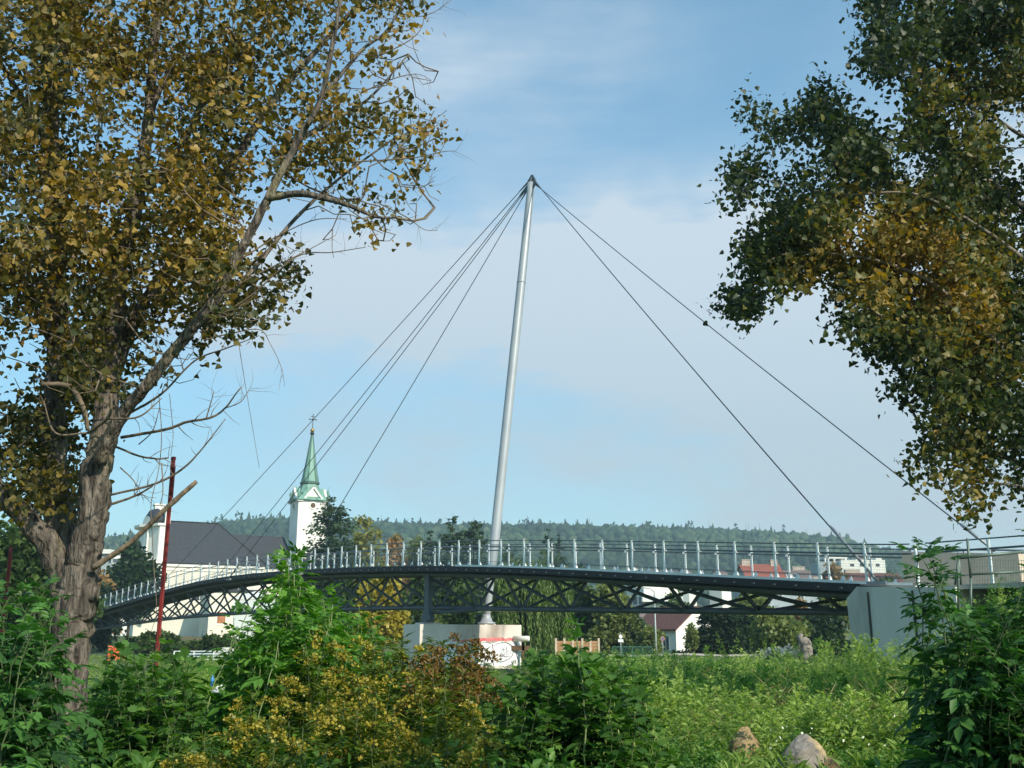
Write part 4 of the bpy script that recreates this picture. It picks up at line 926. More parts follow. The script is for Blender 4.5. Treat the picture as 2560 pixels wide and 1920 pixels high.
def leafcloud(lobes, n, size, r, shell=.55):
    """leaf clusters through the volume of several ellipsoid lobes"""
    vol = np.array([l[1][0] * l[1][1] * l[1][2] for l in lobes]); k = r.choice(len(lobes), n, p=vol / vol.sum())
    c = np.array([l[0] for l in lobes])[k]; s = np.array([l[1] for l in lobes])[k]
    rad = r.uniform(shell ** 3, 1, n) ** (1 / 3); d = rdir(n, r); P = c + d * rad[:, None] * s
    return P, d, size * r.uniform(.6, 1.4, n)
def broad_tree(name, label, cat, base, H, Wd, leaf, n=3200, size=.34, seed=0, trunk=.2, low=.15, group=None, nl=9, tone=(.45, .2), dep=None, shape='round'):
    r = np.random.default_rng(seed); base = np.array(base, float); t = thing(name, label, cat, base, group); dep = dep or Wd
    lobes = []
    for _ in range(nl):
        z = H * (low + (1 - low) * r.uniform(.12, .9)); q = (z / H - low) / (1 - low)
        w = math.sin(math.pi * min(.97, max(.1, q * .8 + .18))) if shape == 'round' else (1.05 - q) * 1.0
        a = r.uniform(0, 6.28); rr = r.uniform(.15, .62) * w
        lobes.append((base + (Wd / 2 * rr * math.cos(a), dep / 2 * rr * math.sin(a), z), np.array([Wd * .27 * (.5 + .5 * w), dep * .27 * (.5 + .5 * w), H * .17]) * r.uniform(.75, 1.25)))
    lobes.append((base + (0, 0, H * (low + (1 - low) * .5)), np.array([Wd * .3, dep * .3, H * (1 - low) * .38])))
    lobes.append((base + (0, 0, H * .9), np.array([Wd * .16, dep * .16, H * .1])))
    P, d, S = leafcloud(lobes, n, size, r)
    # clumpy: push part of the leaves into sprays
    K = max(20, n // 45); ck = P[r.integers(0, n, K)]; sel = r.random(n) < .7; j = r.integers(0, K, n); P[sel] = ck[j[sel]] + r.normal(0, size * .85, (sel.sum(), 3))
    P[:, 2] = np.maximum(P[:, 2], base[2] + .05)
    ct = r.normal(0, tone[1], K)
    tn = np.clip(tone[0] + np.where(sel, ct[j], 0) + r.normal(0, .12, n), 0, 1)
    V, F, T = scatter(CARD, P, d + rdir(n, r) * .8 + np.array([0, 0, -.2]), rdir(n, r) + np.array([0, 0, .6]), S, tn)
    link('crown', np_mesh('crown', V, F, T), M[leaf], t)
    mb = MB(); limb_mesh(mb, [base + (0, 0, -.3), base + (.05, 0, H * .25), base + (-.1, .1, H * .55), base + (.1, 0, H * .8)], [trunk, trunk * .8, trunk * .5, trunk * .15], 8, seed)
    for l in lobes[:7]: limb_mesh(mb, [base + (0, 0, H * r.uniform(.2, .45)), (base + (0, 0, H * .45) + l[0]) / 2, l[0]], [trunk * .45, trunk * .3, trunk * .08], 6, seed)
    mb.build('trunk', M['bark_d'], t); return t
def conifer(name, label, base, H, Wd, n=3000, seed=0, leaf='needle', group=None, power=1., bare=0., size=.42):
    r = np.random.default_rng(seed); base = np.array(base, float); t = thing(name, label, 'conifer', base, group); P = []; Fd = []; S = []; A = []; B = []
    nb = max(60, n // 22); zz = 1 - r.uniform(0.0, 1, nb) ** .75 * .97
    for z in zz:
        L = Wd * .8 * (1 - z) ** power * r.uniform(.75, 1.15) + .12; a = r.uniform(0, 6.28); d = np.array([math.cos(a), math.sin(a), 0]); b0 = base + (0, 0, H * z)
        tip = b0 + d * L + np.array([0, 0, L * (.25 if z > .7 else -.15)]); A.append(b0); B.append(tip)
        k = max(6, int(30 * L / (Wd / 2)) + 6); q = r.uniform(.15, 1, k) ** .7
        P.append(b0 + (tip - b0) * q[:, None] + r.normal(0, .07 * L + .05, (k, 3))); Fd.append(np.tile(d, (k, 1)) + rdir(k, r) * .7 + np.array([0, 0, -.35])); S.append(np.full(k, size * (.55 + .45 * (1 - z))) * r.uniform(.7, 1.2, k))
    P = np.vstack(P); Fd = np.vstack(Fd); S = np.concatenate(S)
    V, F, T = scatter(LANCE if False else CARD, P, Fd, rdir(len(P), r) * .6 + np.array([0, 0, 1.]), S, np.clip(r.normal(.4, .22, len(P)), 0, 1))
    link('crown', np_mesh('crown', V, F, T), M[leaf], t)
    V, F = sticks(np.array(A + [base + (0, 0, -.2)]), np.array(B + [base + (0, 0, H)]), np.array([.035] * len(A) + [H * .018]), np.array([.01] * len(A) + [.02]), 6); link('trunk', np_mesh('trunk', V, F), M['bark_d'], t); return t
def tree_at(u, vtop, wpx, Yd, fn, name, label, *a, **k):
    base = Q(u, 1600, Yd) * (1, 1, 0); base[2] = gz(base[0], base[1]) - .1; H = Q(u, vtop, Yd)[2] - base[2]; w = wpx / 2500 * Yd * 1.0
    return fn(name, label, *a, base, H, w, **k)
BT = 'tree'
def bt(u, vt, w, Yd, label, leaf, seed, name='broadleaf_tree', **k):
    base = Q(u, 1600, Yd) * (1, 1, 0); base[2] = gz(base[0], base[1]) - .1; H = Q(u, vt, Yd)[2] - base[2]
    return broad_tree(name, label, k.pop('cat', 'tree'), base, H, w / 2500 * Yd, leaf, seed=seed, **k)
def cf(u, vt, w, Yd, label, seed, **k):
    base = Q(u, 1600, Yd) * (1, 1, 0); base[2] = gz(base[0], base[1]) - .1; H = Q(u, vt, Yd)[2] - base[2]
    return conifer(k.pop('name', 'spruce_tree'), label, base, H, w / 2500 * Yd, seed=seed, **k)
# left of / around the church
bt(318, 1368, 150, 138, 'dark round tree directly left of the church facade', 'far_dark', 1, n=5200, size=.5, tone=(.5, .2))
bt(235, 1425, 130, 120, 'reddish brown low tree behind the poplar trunk and below the panel block', 'far_rust', 2, n=2600, size=.4)
bt(255, 1470, 120, 112, 'dark green tree behind the left end of the bridge railing', 'far_dark', 3, n=2600, size=.4)
bt(40, 1330, 260, 60, 'tall hazy green tree behind the poplar at the left photo edge', 'far_green', 4, n=5200, size=.32, nl=12)
bt(130, 1420, 200, 90, 'green tree seen between the poplar trunk and the left photo edge', 'far_green', 5, n=3600, size=.36)
cf(820, 1240, 150, 128, 'big dark spruce in front of the church tower', 6, n=9000, power=.62, size=.5)
bt(905, 1325, 150, 150, 'pale yellow green tree right of the spruce by the church tower', 'far_pale', 7, n=4200, size=.45, low=.1)
bt(978, 1335, 110, 155, 'rusty brown tree right of the pale yellow tree above the deck', 'far_rust', 8, n=3200, size=.45, low=.1)
bt(1030, 1345, 90, 160, 'olive tree between the rusty tree and the twin conifers', 'olive', 9, n=2600, size=.42, low=.1)
cf(1128, 1282, 100, 150, 'left one of the twin conifers standing just left of the mast', 10, n=5200, power=.7, size=.55)
cf(1182, 1293, 100, 152, 'right one of the twin conifers standing just left of the mast', 11, n=5200, power=.6, size=.55)
cf(1072, 1325, 70, 156, 'small dark conifer left of the twin conifers', 12, n=3600, power=.7, size=.5)
cf(1372, 1322, 60, 150, 'slim dark conifer right of the mast above the deck', 13, n=3200, power=.75, size=.5)
cf(1402, 1333, 50, 154, 'shorter dark conifer beside the slim conifer right of the mast', 14, n=2600, power=.75, size=.5)
bt(1385, 1370, 130, 145, 'brownish green tree below the pair of conifers right of the mast', 'far_green', 15, n=3000, size=.42)
bt(1280, 1385, 170, 140, 'green tree behind the railing right of the mast', 'far_green', 16, n=3200, size=.42)
bt(735, 1400, 110, 122, 'low green tree at the foot of the church tower', 'far_green', 17, n=2600, size=.38)
# under the deck
bt(955, 1415, 150, 82, 'bright yellow tree under the deck left of the support leg', 'far_yellow', 20, n=5600, size=.27, tone=(.55, .22), low=.05)
bt(890, 1440, 110, 92, 'green tree under the deck left of the bright yellow tree', 'far_green', 21, n=3200, size=.3, low=.08)
bt(1040, 1440, 130, 95, 'dark green tree under the deck right of the yellow tree', 'far_green', 22, n=3600, size=.3, low=.08)
bt(1140, 1430, 150, 98, 'leafy green tree under the deck between leg and mast', 'far_green', 23, n=4200, size=.32, low=.08)
bt(1075, 1530, 100, 74, 'yellow green bush under the deck behind the support leg', 'olive', 24, n=2600, size=.22, low=.02, name='bush', cat='bush')
bt(1450, 1425, 140, 100, 'round green tree right of the weeping willow', 'far_green', 25, n=4600, size=.32, low=.05)
bt(1530, 1440, 130, 96, 'olive green tree behind the white traffic sign', 'olive', 26, n=4600, size=.3, low=.05)
cf(1584, 1525, 44, 96, 'dark narrow thuja left of the tan house', 27, n=3200, power=.45, name='thuja', size=.28)
cf(1601, 1545, 34, 97, 'small dark conifer by the tiled annex', 28, n=2200, power=.6, name='thuja', size=.26)
bt(1625, 1570, 84, 92, 'grey green shrub before the shaded wall of the brown roofed house', 'olive', 29, n=2400, size=.2, low=.02, name='bush', cat='bush')
bt(1730, 1560, 44, 90, 'young feathery tree in front of the cream gable', 'olive', 30, n=1300, size=.18, low=.12, trunk=.06, shape='cone')
cf(1780, 1534, 50, 92, 'dark thuja right beside the cream gable', 31, n=5200, power=.3, name='thuja', leaf='far_dark', size=.3)
cf(1818, 1532, 50, 92, 'dark thuja between the gable thuja and the pale willow bush', 32, n=5200, power=.3, name='thuja', leaf='far_dark', size=.3)
bt(1850, 1538, 110, 94, 'dark leafy tree left of the pale green tree below the deck', 'far_dark', 33, n=4600, size=.28, low=.03)
bt(1938, 1530, 150, 80, 'pale green spreading tree below the deck above the silver hedge', 'olive', 34, n=4600, size=.25, low=.2, tone=(.5, .25))
bt(2060, 1535, 150, 86, 'dark green tree beside the abutment under the deck', 'far_dark', 35, n=5200, size=.28, low=.02, tone=(.65, .2))
bt(1985, 1560, 120, 90, 'very dark bush behind the pale green spreading tree', 'far_dark', 36, n=3600, size=.28, low=.0, tone=(.3, .15), name='bush', cat='bush')
bt(1880, 1485, 160, 110, 'sunny green tree seen through the truss above the thuja', 'olive', 37, n=3600, size=.34, low=.1)
bt(2085, 1470, 160, 112, 'yellow green tree seen through the truss next to the abutment', 'olive', 38, n=3600, size=.34, low=.1, tone=(.6, .2))
bt(2008, 1505, 60, 118, 'reddish shrub glimpsed through the truss left of the abutment', 'far_rust', 39, n=1800, size=.3, low=.05, name='bush', cat='bush')
bt(1690, 1480, 120, 150, 'grey green tree right of the white flats in the truss', 'far_green', 40, n=2600, size=.4, low=.05)
bt(2100, 1418, 90, 150, 'round leafy tree in front of the red brown roof', 'far_rust', 41, n=2600, size=.38, low=.1, tone=(.2, .25))
bt(2245, 1425, 80, 150, 'green tree at the abutment end of the row of roofs', 'far_green', 42, n=2200, size=.38, low=.1)
bt(545, 1590, 210, 96, 'broad green hedge before the parish house under the bridge', 'far_green', 43, n=5200, size=.22, low=.0, dep=3, name='hedge', cat='hedge', tone=(.45, .2), nl=14)
bt(400, 1582, 190, 104, 'green hedge behind the red post under the bridge', 'far_green', 44, n=4200, size=.24, low=.0, dep=3, name='hedge', cat='hedge', nl=14)
bt(1960, 1618, 130, 72, 'silver leaved low hedge left of the carved stump', 'silver', 45, n=4200, size=.14, low=.0, dep=2.5, name='hedge', cat='hedge', nl=14)
bt(1715, 1629, 120, 92, 'clipped dark hedge along the road before the cream house', 'far_dark', 46, n=2600, size=.16, low=.0, dep=1, name='hedge', cat='hedge', nl=14, tone=(.5, .15))
# weeping willow
def willow(label, u, vtop, wpx, Yd, seed=0, n=620):
    r = np.random.default_rng(seed); base = Q(u, 1600, Yd) * (1, 1, 0); base[2] = -.1; H = Q(u, vtop, Yd)[2]; Wd = wpx / 2500 * Yd; t = thing('weeping_willow', label, 'tree', base); P = []; Fd = []; S = []; T = []
    cl = r.uniform(0, 6.28, 16)
    for i in range(n):
        a = cl[r.integers(16)] + r.normal(0, .14); rr = Wd / 2 * math.sqrt(r.uniform(.08, 1)); x, y = rr * math.cos(a), rr * math.sin(a) * .8
        z0 = H * (1 - .28 * (rr / (Wd / 2)) ** 2) - r.uniform(0, 1.2); z1 = max(.4, z0 - r.uniform(2.5, 6.8)); k = int((z0 - z1) / .13); zz = np.linspace(z0, z1, k); tn = r.normal(.45, .2)
        P.append(np.stack([base[0] + x + .15 * np.sin(zz * .7 + i) + r.normal(0, .05, k), base[1] + y + r.normal(0, .05, k), zz], 1)); Fd.append(np.tile([0, 0, -1.], (k, 1)) + r.normal(0, .28, (k, 3))); S.append(r.uniform(.28, .45, k)); T.append(np.clip(tn + r.normal(0, .1, k), 0, 1))
    P = np.vstack(P); V, F, T = scatter(LANCE, P, np.vstack(Fd), rdir(len(P), r), np.concatenate(S), np.concatenate(T))
    link('crown', np_mesh('crown', V, F, T), M['willow'], t); mb = MB(); limb_mesh(mb, [base + (0, 0, -.2), base + (.1, 0, 2), base + (-.2, 0, 4.5)], [.45, .38, .3], 10, 2)
    for a in np.arange(6) * 1.05: limb_mesh(mb, [base + (-.1, 0, 3.4 + .3 * math.sin(a * 3)), base + (Wd * .2 * math.cos(a), Wd * .16 * math.sin(a), H * .75), base + (Wd * .4 * math.cos(a), Wd * .32 * math.sin(a), H * .84)], [.22, .14, .05], 7, 3)
    mb.build('trunk', M['bark_d'], t)
willow('weeping willow with hanging curtains of leaves behind the graffiti pier', 1318, 1385, 215, 79, 50, 900)

# ================================================================== THE TWO BIG FOREGROUND TREES
LM('poplar_leaf', '#3e4220', '#5b5426', '#7d6a2c', '#9b7e36', '#7c5e2d', trans=.28)
LM('poplar_green', '#37421c', '#4c5623', '#66692a', '#817a2f', trans=.3)
LM('right_leaf', '#2c381d', '#3b4824', '#555a2b', '#7c6d32', '#9a7d3a', trans=.32)
def leaves_for(cl, td, K, spread, size, r, tone_c, tone_s=.14, template=POPLAR, droop=.5, up=.2):
    n = len(cl) * K; ci = np.repeat(np.arange(len(cl)), K)
    P = cl[ci] + r.normal(0, 1, (n, 3)) * spread - td[ci] * (r.uniform(0, 1, n) * spread * 2.2)[:, None]
    F = rdir(n, r) + td[ci] * .4 + np.array([0, 0, -droop]); N_ = rdir(n, r) + np.array([0, 0, up])
    S = size * r.uniform(.45, 1.4, n); tn = np.clip(tone_c[ci] + r.normal(0, tone_s, n), 0, 1)
    return scatter(template, P, F, N_, S, tn), P
def pixlimb(P, Y0):                  # rows (px, py, dY, width px)
    P = np.array(P, float); Yd = Y0 + P[:, 2]; return WA(P[:, :2], Yd), P[:, 3] / 2 * 1024 / 2212 / 1000 * Yd
# ---- left poplar
YL = 11.5
pop = thing('poplar_tree', 'big multi stemmed poplar with yellowing leaves and cracked bark', 'tree', W(140, 1560, YL) * (1, 1, 0))
limbs = [
    [(128, 1700, 0, 84), (140, 1535, 0, 78), (152, 1400, 0, 74), (165, 1290, 0, 86), (182, 1200, 0, 66), (203, 1110, 0, 62), (207, 1026, 0, 60), (225, 941, .1, 56), (235, 830, .2, 44), (245, 720, .3, 40), (262, 560, .4, 34), (298, 420, .4, 30), (322, 250, .5, 25), (330, 130, .5, 22), (348, -80, .6, 16)],
    [(160, 1330, .1, 70), (130, 1225, 0, 56), (62, 1125, -.2, 44), (0, 1060, -.4, 38), (-70, 960, -.5, 32), (-140, 780, -.6, 24)],
    [(165, 1300, .5, 60), (140, 1180, .7, 50), (118, 1050, .8, 48), (118, 900, .9, 42), (126, 760, .9, 36), (120, 560, 1., 32), (112, 330, 1., 28), (104, 130, 1., 25), (92, -90, 1., 20)],
    [(212, 1000, -.2, 36), (262, 900, -.4, 30), (320, 830, -.6, 28), (385, 745, -.7, 26), (450, 665, -.8, 25), (510, 560, -.9, 23), (585, 415, -1., 20), (645, 300, -1., 17), (692, 215, -1.1, 14), (725, 60, -1.1, 11), (745, -60, -1.1, 8)],
    [(235, 860, .3, 30), (285, 700, .6, 26), (340, 610, .8, 24), (432, 475, 1., 22), (520, 325, 1.2, 20), (600, 205, 1.3, 18), (700, 90, 1.4, 13), (820, -40, 1.4, 9)],
    [(575, 430, -1., 13), (640, 418, -1.1, 14), (690, 425, -1.2, 13), (750, 442, -1.3, 10), (812, 468, -1.3, 6), (855, 470, -1.3, 4)],
    [(300, 135, .5, 12), (200, 118, .1, 12), (115, 95, -.2, 9), (100, 20, -.3, 5)], [(322, 250, .5, 10), (380, 128, .2, 9), (440, 118, 0, 6), (520, 90, -.2, 3)],
    [(262, 560, .4, 16), (200, 480, -.3, 14), (110, 430, -1., 11), (20, 380, -1.4, 8), (-60, 300, -1.5, 5)],
    [(120, 760, .9, 14), (60, 640, .2, 12), (0, 540, -.5, 10), (-60, 400, -.8, 7)],
    [(450, 665, -.8, 12), (540, 590, -.4, 9), (640, 470, 0, 7), (740, 380, .2, 5), (850, 300, .3, 3)],
    [(645, 300, -1., 10), (720, 260, -.7, 8), (800, 210, -.5, 5), (880, 120, -.4, 3)],
    [(692, 215, -1.1, 9), (780, 110, -1, 7), (840, 60, -1, 5), (900, -60, -.9, 3)],
    [(112, 330, 1., 14), (40, 200, .6, 11), (-30, 80, .4, 8), (-80, -60, .2, 5)],
    [(298, 420, .4, 13), (380, 330, .1, 11), (450, 200, 0, 9), (520, 60, 0, 7), (560, -80, 0, 4)],
]
mb = MB(); lpts = []
for k, P in enumerate(limbs):
    pp, rr = pixlimb(P, YL); rr = rr * (1.0 if k < 2 else .9 if k in (3, 4) else 1.2); q, r_ = limb_mesh(mb, pp, list(rr), 20 if k < 5 else 9, k, .09 if k < 5 else .05)
    q = q[q[:, 2] > 2.2]; lpts.append(q)
mb.build('trunk', M['bark'], pop)
lpts = np.vstack(lpts)
mb = MB()
for P in ([(200, 1228, -.2, 13), (281, 1172, -.3, 12), (360, 1098, -.5, 11), (424, 1040, -.6, 9)],): q, r_ = limb_mesh(mb, *[list(x) for x in pixlimb(P, YL)], 9, 31, .1)
mb.build('broken_branch', surf('dead_wood', lin('#8e7a64'), lin('#6f5e4d'), 8, .9, .6, stretch=(1, 1, .3)), pop)
dead = [[(239, 1069, 0, 5), (332, 1046, -.1, 5), (391, 1015, -.2, 4.5), (432, 975, -.3, 3.5), (487, 905, -.4, 2)],
        [(262, 945, 0, 7), (360, 927, -.2, 6.5), (402, 912, -.3, 6), (455, 902, -.4, 5), (486, 882, -.4, 4), (510, 850, -.5, 3), (521, 836, -.5, 2)],
        [(445, 905, -.3, 3), (455, 872, -.3, 2.5), (462, 845, -.3, 1.5)], [(486, 882, -.4, 2.5), (520, 868, -.5, 2), (540, 838, -.5, 1)],
        [(285, 890, -.2, 6), (350, 850, -.3, 5), (420, 780, -.4, 4), (490, 752, -.5, 3), (560, 725, -.6, 1.6)],
        [(250, 965, .1, 5), (300, 985, .1, 4.5), (340, 991, 0, 4), (364, 989, 0, 3)], [(231, 1092, .2, 6), (290, 1072, .2, 5), (330, 1050, .1, 3)],
        [(343, 850, -.3, 2), (349, 941, -.3, 2), (343, 1012, -.3, 2), (332, 1060, -.3, 2), (326, 1096, -.3, 1.8), (329, 1160, -.3, 1.8), (333, 1235, -.3, 1.6), (338, 1320, -.3, 1.4), (325, 1370, -.3, 1)],
        [(366, 850, -.4, 1.6), (371, 900, -.4, 1.6), (374, 941, -.4, 1.5), (369, 985, -.4, 1.3)], [(349, 1000, -.3, 3), (352, 1060, -.3, 2.5), (346, 1090, -.3, 1.5)],
        [(445, 700, -.6, 5), (540, 640, -.7, 4), (640, 555, -.8, 3), (720, 545, -.8, 2.5), (790, 534, -.8, 1.5)], [(520, 560, -.9, 4), (600, 510, -.9, 3), (680, 475, -1, 2.4), (750, 473, -1, 1.5)],
        [(470, 640, -.7, 4), (560, 590, -.6, 3), (650, 548, -.5, 2.2), (725, 508, -.5, 1.2)], [(760, 350, -1, 4), (840, 345, -1, 3.5), (900, 340, -1, 2.6), (955, 328, -1, 2), (985, 326, -1, 1)], [(950, 328, -1, 1.6), (960, 310, -1, 1.4), (952, 282, -1, 1)],
        [(800, 130, -1, 3.5), (880, 90, -1, 2.5), (910, 60, -1, 2), (918, 20, -1, 1.2)], [(830, 20, -1, 3), (900, 35, -1, 2.4), (940, 25, -1, 1.6), (975, 0, -1, 1)], [(780, 200, -1, 3.5), (850, 170, -1, 2.6), (900, 160, -1, 1.6), (930, 172, -1, 1)],
        [(820, 440, -1.2, 3), (880, 470, -1.2, 2.4), (915, 495, -1.2, 1.6), (945, 498, -1.2, 1)], [(850, 400, -1, 2.6), (910, 405, -1, 2), (940, 380, -1, 1)], [(440, 735, -.6, 4), (500, 720, -.6, 3), (560, 712, -.6, 2), (585, 745, -.6, 1.5), (608, 795, -.6, 1.2), (615, 835, -.6, .8)],
        [(560, 1010, -.1, 0.8), (520, 770, -.5, 1.4), (515, 720, -.6, 2)], [(380, 760, -.5, 4), (440, 700, -.7, 3), (500, 668, -.8, 2), (575, 640, -.8, 1)], [(260, 1010, 0, 3), (290, 1040, 0, 2.5), (310, 1080, 0, 1.2)], [(300, 960, -.1, 3), (330, 930, -.2, 2.5), (345, 880, -.2, 1.5)],
        [(90, 830, -1.2, 10), (150, 835, -1.2, 12), (180, 880, -1.2, 11), (190, 930, -1.1, 10)], [(190, 935, -1.1, 8), (235, 900, -1.3, 8), (240, 850, -1.4, 6)], [(190, 935, -1.1, 5), (120, 935, -1.2, 4.5), (95, 870, -1.3, 3)], [(235, 905, -1.2, 5), (300, 900, -1.3, 4), (350, 860, -1.3, 2)]]
mb = MB(); rt_ = np.random.default_rng(17); sub_t = []
for P in dead:
    q = smooth_path(np.array(P, float), 6)
    if P[0][3] < 2.2 or P[0][3] > 7.5: continue
    for _ in range(6 if len(P) > 2 else 3):
        i_ = rt_.integers(len(q) // 4, len(q)); a_ = q[i_]; ang = math.atan2(*(q[min(i_ + 1, len(q) - 1)] - q[max(i_ - 1, 0)])[[1, 0]]) + rt_.choice([-1, 1]) * rt_.uniform(.4, 1.3); L_t = rt_.uniform(18, 70)
        w_ = max(.9, a_[3] * .45); pts = [(a_[0], a_[1], a_[2], w_)]
        for s_i in (1, 2, 3): ang += rt_.normal(0, .28); pts.append((pts[-1][0] + L_t / 3 * math.cos(ang), pts[-1][1] + L_t / 3 * math.sin(ang), a_[2] + rt_.normal(0, .05), w_ * (1 - .25 * s_i)))
        sub_t.append(pts)
for k, P in enumerate(dead + sub_t): limb_mesh(mb, *[list(x) for x in pixlimb(P, YL)], 6, 50 + k, .03)
mb.build('bare_twigs', M['twig'], pop)
r = np.random.default_rng(21)
polyA = [(-160, -160), (905, -160), (890, -40), (905, 40), (880, 110), (850, 160), (835, 215), (925, 225), (945, 300), (935, 380), (890, 440), (870, 500), (835, 500), (815, 545), (795, 540), (790, 480), (700, 455), (640, 440), (600, 480), (590, 540), (520, 600), (460, 660), (400, 720), (350, 790), (280, 830), (240, 870), (150, 860), (-160, 900)]
tipsA = sample_poly(polyA, 340, r)
pA = np.repeat(tipsA, 6, 0) + r.normal(0, 1, (2040, 2)) * (24, 20); pA = pA[inpoly(pA, polyA)]
keep = r.random(len(pA)) < np.clip(.95 - .6 * ss(330, 720, pA[:, 0]), .3, 1)
keep &= ~((pA[:, 0] > 560) & (pA[:, 0] < 760) & (pA[:, 1] > 90) & (pA[:, 1] < 210) & (r.random(len(pA)) < .5))
pA = pA[keep]
pB = sample_poly([(480, 560), (610, 540), (670, 590), (620, 650), (580, 690), (500, 700), (440, 745), (400, 740)], 46, r)
pC = sample_poly([(-160, 860), (190, 850), (150, 900), (165, 1000), (150, 1120), (60, 1080), (-20, 1000), (-160, 1000)], 120, r)
pD = sample_poly([(40, 1000), (200, 960), (200, 1060), (150, 1130), (60, 1120)], 26, r)
P = np.vstack([pA, pB, pC, pD]); Yd = YL + np.clip(r.normal(.15, .95, len(P)), -2.4, 2.2); Yd[-146:] = YL + r.normal(.7, .6, 146); Yd[-26:] = YL - .7 + r.normal(0, .15, 26)
for L_i in limbs[:6] + limbs[9:11]:          # thin the leaves in front of the big stems
    q = smooth_path(np.array(L_i, float), 5)
    for a_, b_, d_, w_ in q:
        near = (np.hypot(P[:, 0] - a_, P[:, 1] - b_) < w_ * .5 + 14) & (Yd < YL + d_ + .3) & (r.random(len(P)) < .72)
        Yd[near] += 1.2
cl = WA(P, Yd)
pX = sample_poly(polyA, 230, r); pX = np.vstack([pX, sample_poly([(860, 60), (950, 40), (985, 330), (940, 500), (820, 540), (600, 620), (480, 780), (380, 860), (360, 800), (560, 600), (760, 480), (900, 380)], 70, r)])
V, F, td, nodesp = grow(lpts, np.vstack([cl, WA(pX, YL + r.normal(-.3, .9, len(pX)))]), r, step=.3, jitter=.05)
td = td[:len(cl)]
link('twigs', np_mesh('twigs', V, F), M['twig'], pop)
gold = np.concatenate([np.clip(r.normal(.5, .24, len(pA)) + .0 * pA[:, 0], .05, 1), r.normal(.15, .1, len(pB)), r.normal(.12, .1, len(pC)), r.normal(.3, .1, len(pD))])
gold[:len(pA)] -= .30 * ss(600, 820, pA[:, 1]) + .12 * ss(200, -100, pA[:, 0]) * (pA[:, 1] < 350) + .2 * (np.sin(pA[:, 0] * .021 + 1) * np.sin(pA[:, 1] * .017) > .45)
nb = len(pA)
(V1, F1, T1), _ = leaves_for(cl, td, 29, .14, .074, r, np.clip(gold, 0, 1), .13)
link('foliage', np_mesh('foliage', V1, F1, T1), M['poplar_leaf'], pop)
# ---- right tree
YR = 15.5
rt = thing('leafy_tree', 'tall dark leafy tree with rusty patches reaching in from the right edge', 'tree', W(2500, 1600, YR) * (1, 1, 0))
limbs = [[(2520, 1850, 0, 70), (2500, 1500, 0, 62), (2460, 1150, 0, 54), (2420, 850, .2, 46), (2380, 500, .3, 38), (2340, 150, .3, 28), (2310, -120, .3, 18)],
         [(2440, 1050, 0, 26), (2330, 900, -.4, 22), (2230, 800, -.7, 18), (2125, 716, -1., 15), (2058, 648, -1.2, 12), (1985, 595, -1.2, 9), (1880, 560, -1.1, 7), (1790, 548, -.9, 5), (1700, 548, -.8, 4), (1630, 580, -.7, 2)],
         [(2405, 700, .2, 22), (2280, 520, .5, 17), (2150, 400, .8, 12), (2020, 330, 1., 9), (1880, 290, 1., 6), (1740, 260, 1., 4), (1660, 240, 1., 2)],
         [(2370, 420, .3, 20), (2250, 240, -.3, 14), (2182, 115, -.8, 11), (2148, 32, -1., 9), (2110, -90, -1.1, 6)], [(2345, 200, .3, 16), (2200, 90, .8, 11), (2050, 40, 1.2, 8), (1930, 30, 1.3, 5), (1860, 10, 1.3, 3)],
         [(2460, 1180, 0, 22), (2340, 1080, .2, 16), (2200, 1000, .4, 11), (2080, 960, .4, 7), (2000, 930, .3, 3)], [(2475, 1250, -.2, 16), (2350, 1150, -.6, 12), (2230, 1060, -.8, 8), (2120, 1040, -.9, 4), (2030, 1010, -.9, 2)],
         [(2400, 650, -.2, 18), (2270, 600, -1., 13), (2130, 500, -1.4, 9), (1980, 420, -1.5, 6), (1830, 420, -1.4, 4), (1700, 400, -1.2, 2.5), (1600, 370, -1.1, 1.5)],
         [(2350, 250, 0, 13), (2230, 300, .6, 9), (2100, 220, .8, 6), (1980, 180, .9, 4), (1880, 130, .8, 2)]]
mb = MB(); lpts = []
for k, P in enumerate(limbs):
    pp, rr = pixlimb(P, YR); q, _ = limb_mesh(mb, pp, list(rr), 16 if k == 0 else 9, 80 + k, .05); lpts.append(q[q[:, 2] > 2.5])
mb.build('trunk', surf('pale_bark', lin('#8f8375'), lin('#6f6458'), 6, .85, .5, stretch=(1, 1, .4)), rt); lpts = np.vstack(lpts)
polyR = [(1850, -170), (1842, 20), (1862, 100), (1882, 160), (1845, 225), (1800, 240), (1792, 195), (1750, 185), (1722, 258), (1665, 218), (1648, 290), (1625, 345), (1660, 400), (1690, 490), (1605, 510), (1600, 560), (1640, 610), (1700, 600), (1745, 620), (1830, 715), (1872, 755), (1935, 790), (2000, 850), (2020, 930), (2075, 960), (2120, 1030), (2165, 1020), (2190, 1050), (2240, 1050), (2700, 1250), (2800, -170)]
tipsR = sample_poly(polyR, 330, r); nk = 11
pR = np.repeat(tipsR, nk, 0) + r.normal(0, 1, (330 * nk, 2)) * (22, 19); pR = pR[inpoly(pR, polyR)]
gap = (np.sin(pR[:, 0] * .031 + .7) * np.sin(pR[:, 1] * .027 + 1.2) > .62) & (pR[:, 0] < 2230) & (r.random(len(pR)) < .75)
pR = pR[~gap & ((pR[:, 0] < 2250) | (r.random(len(pR)) < .4))]
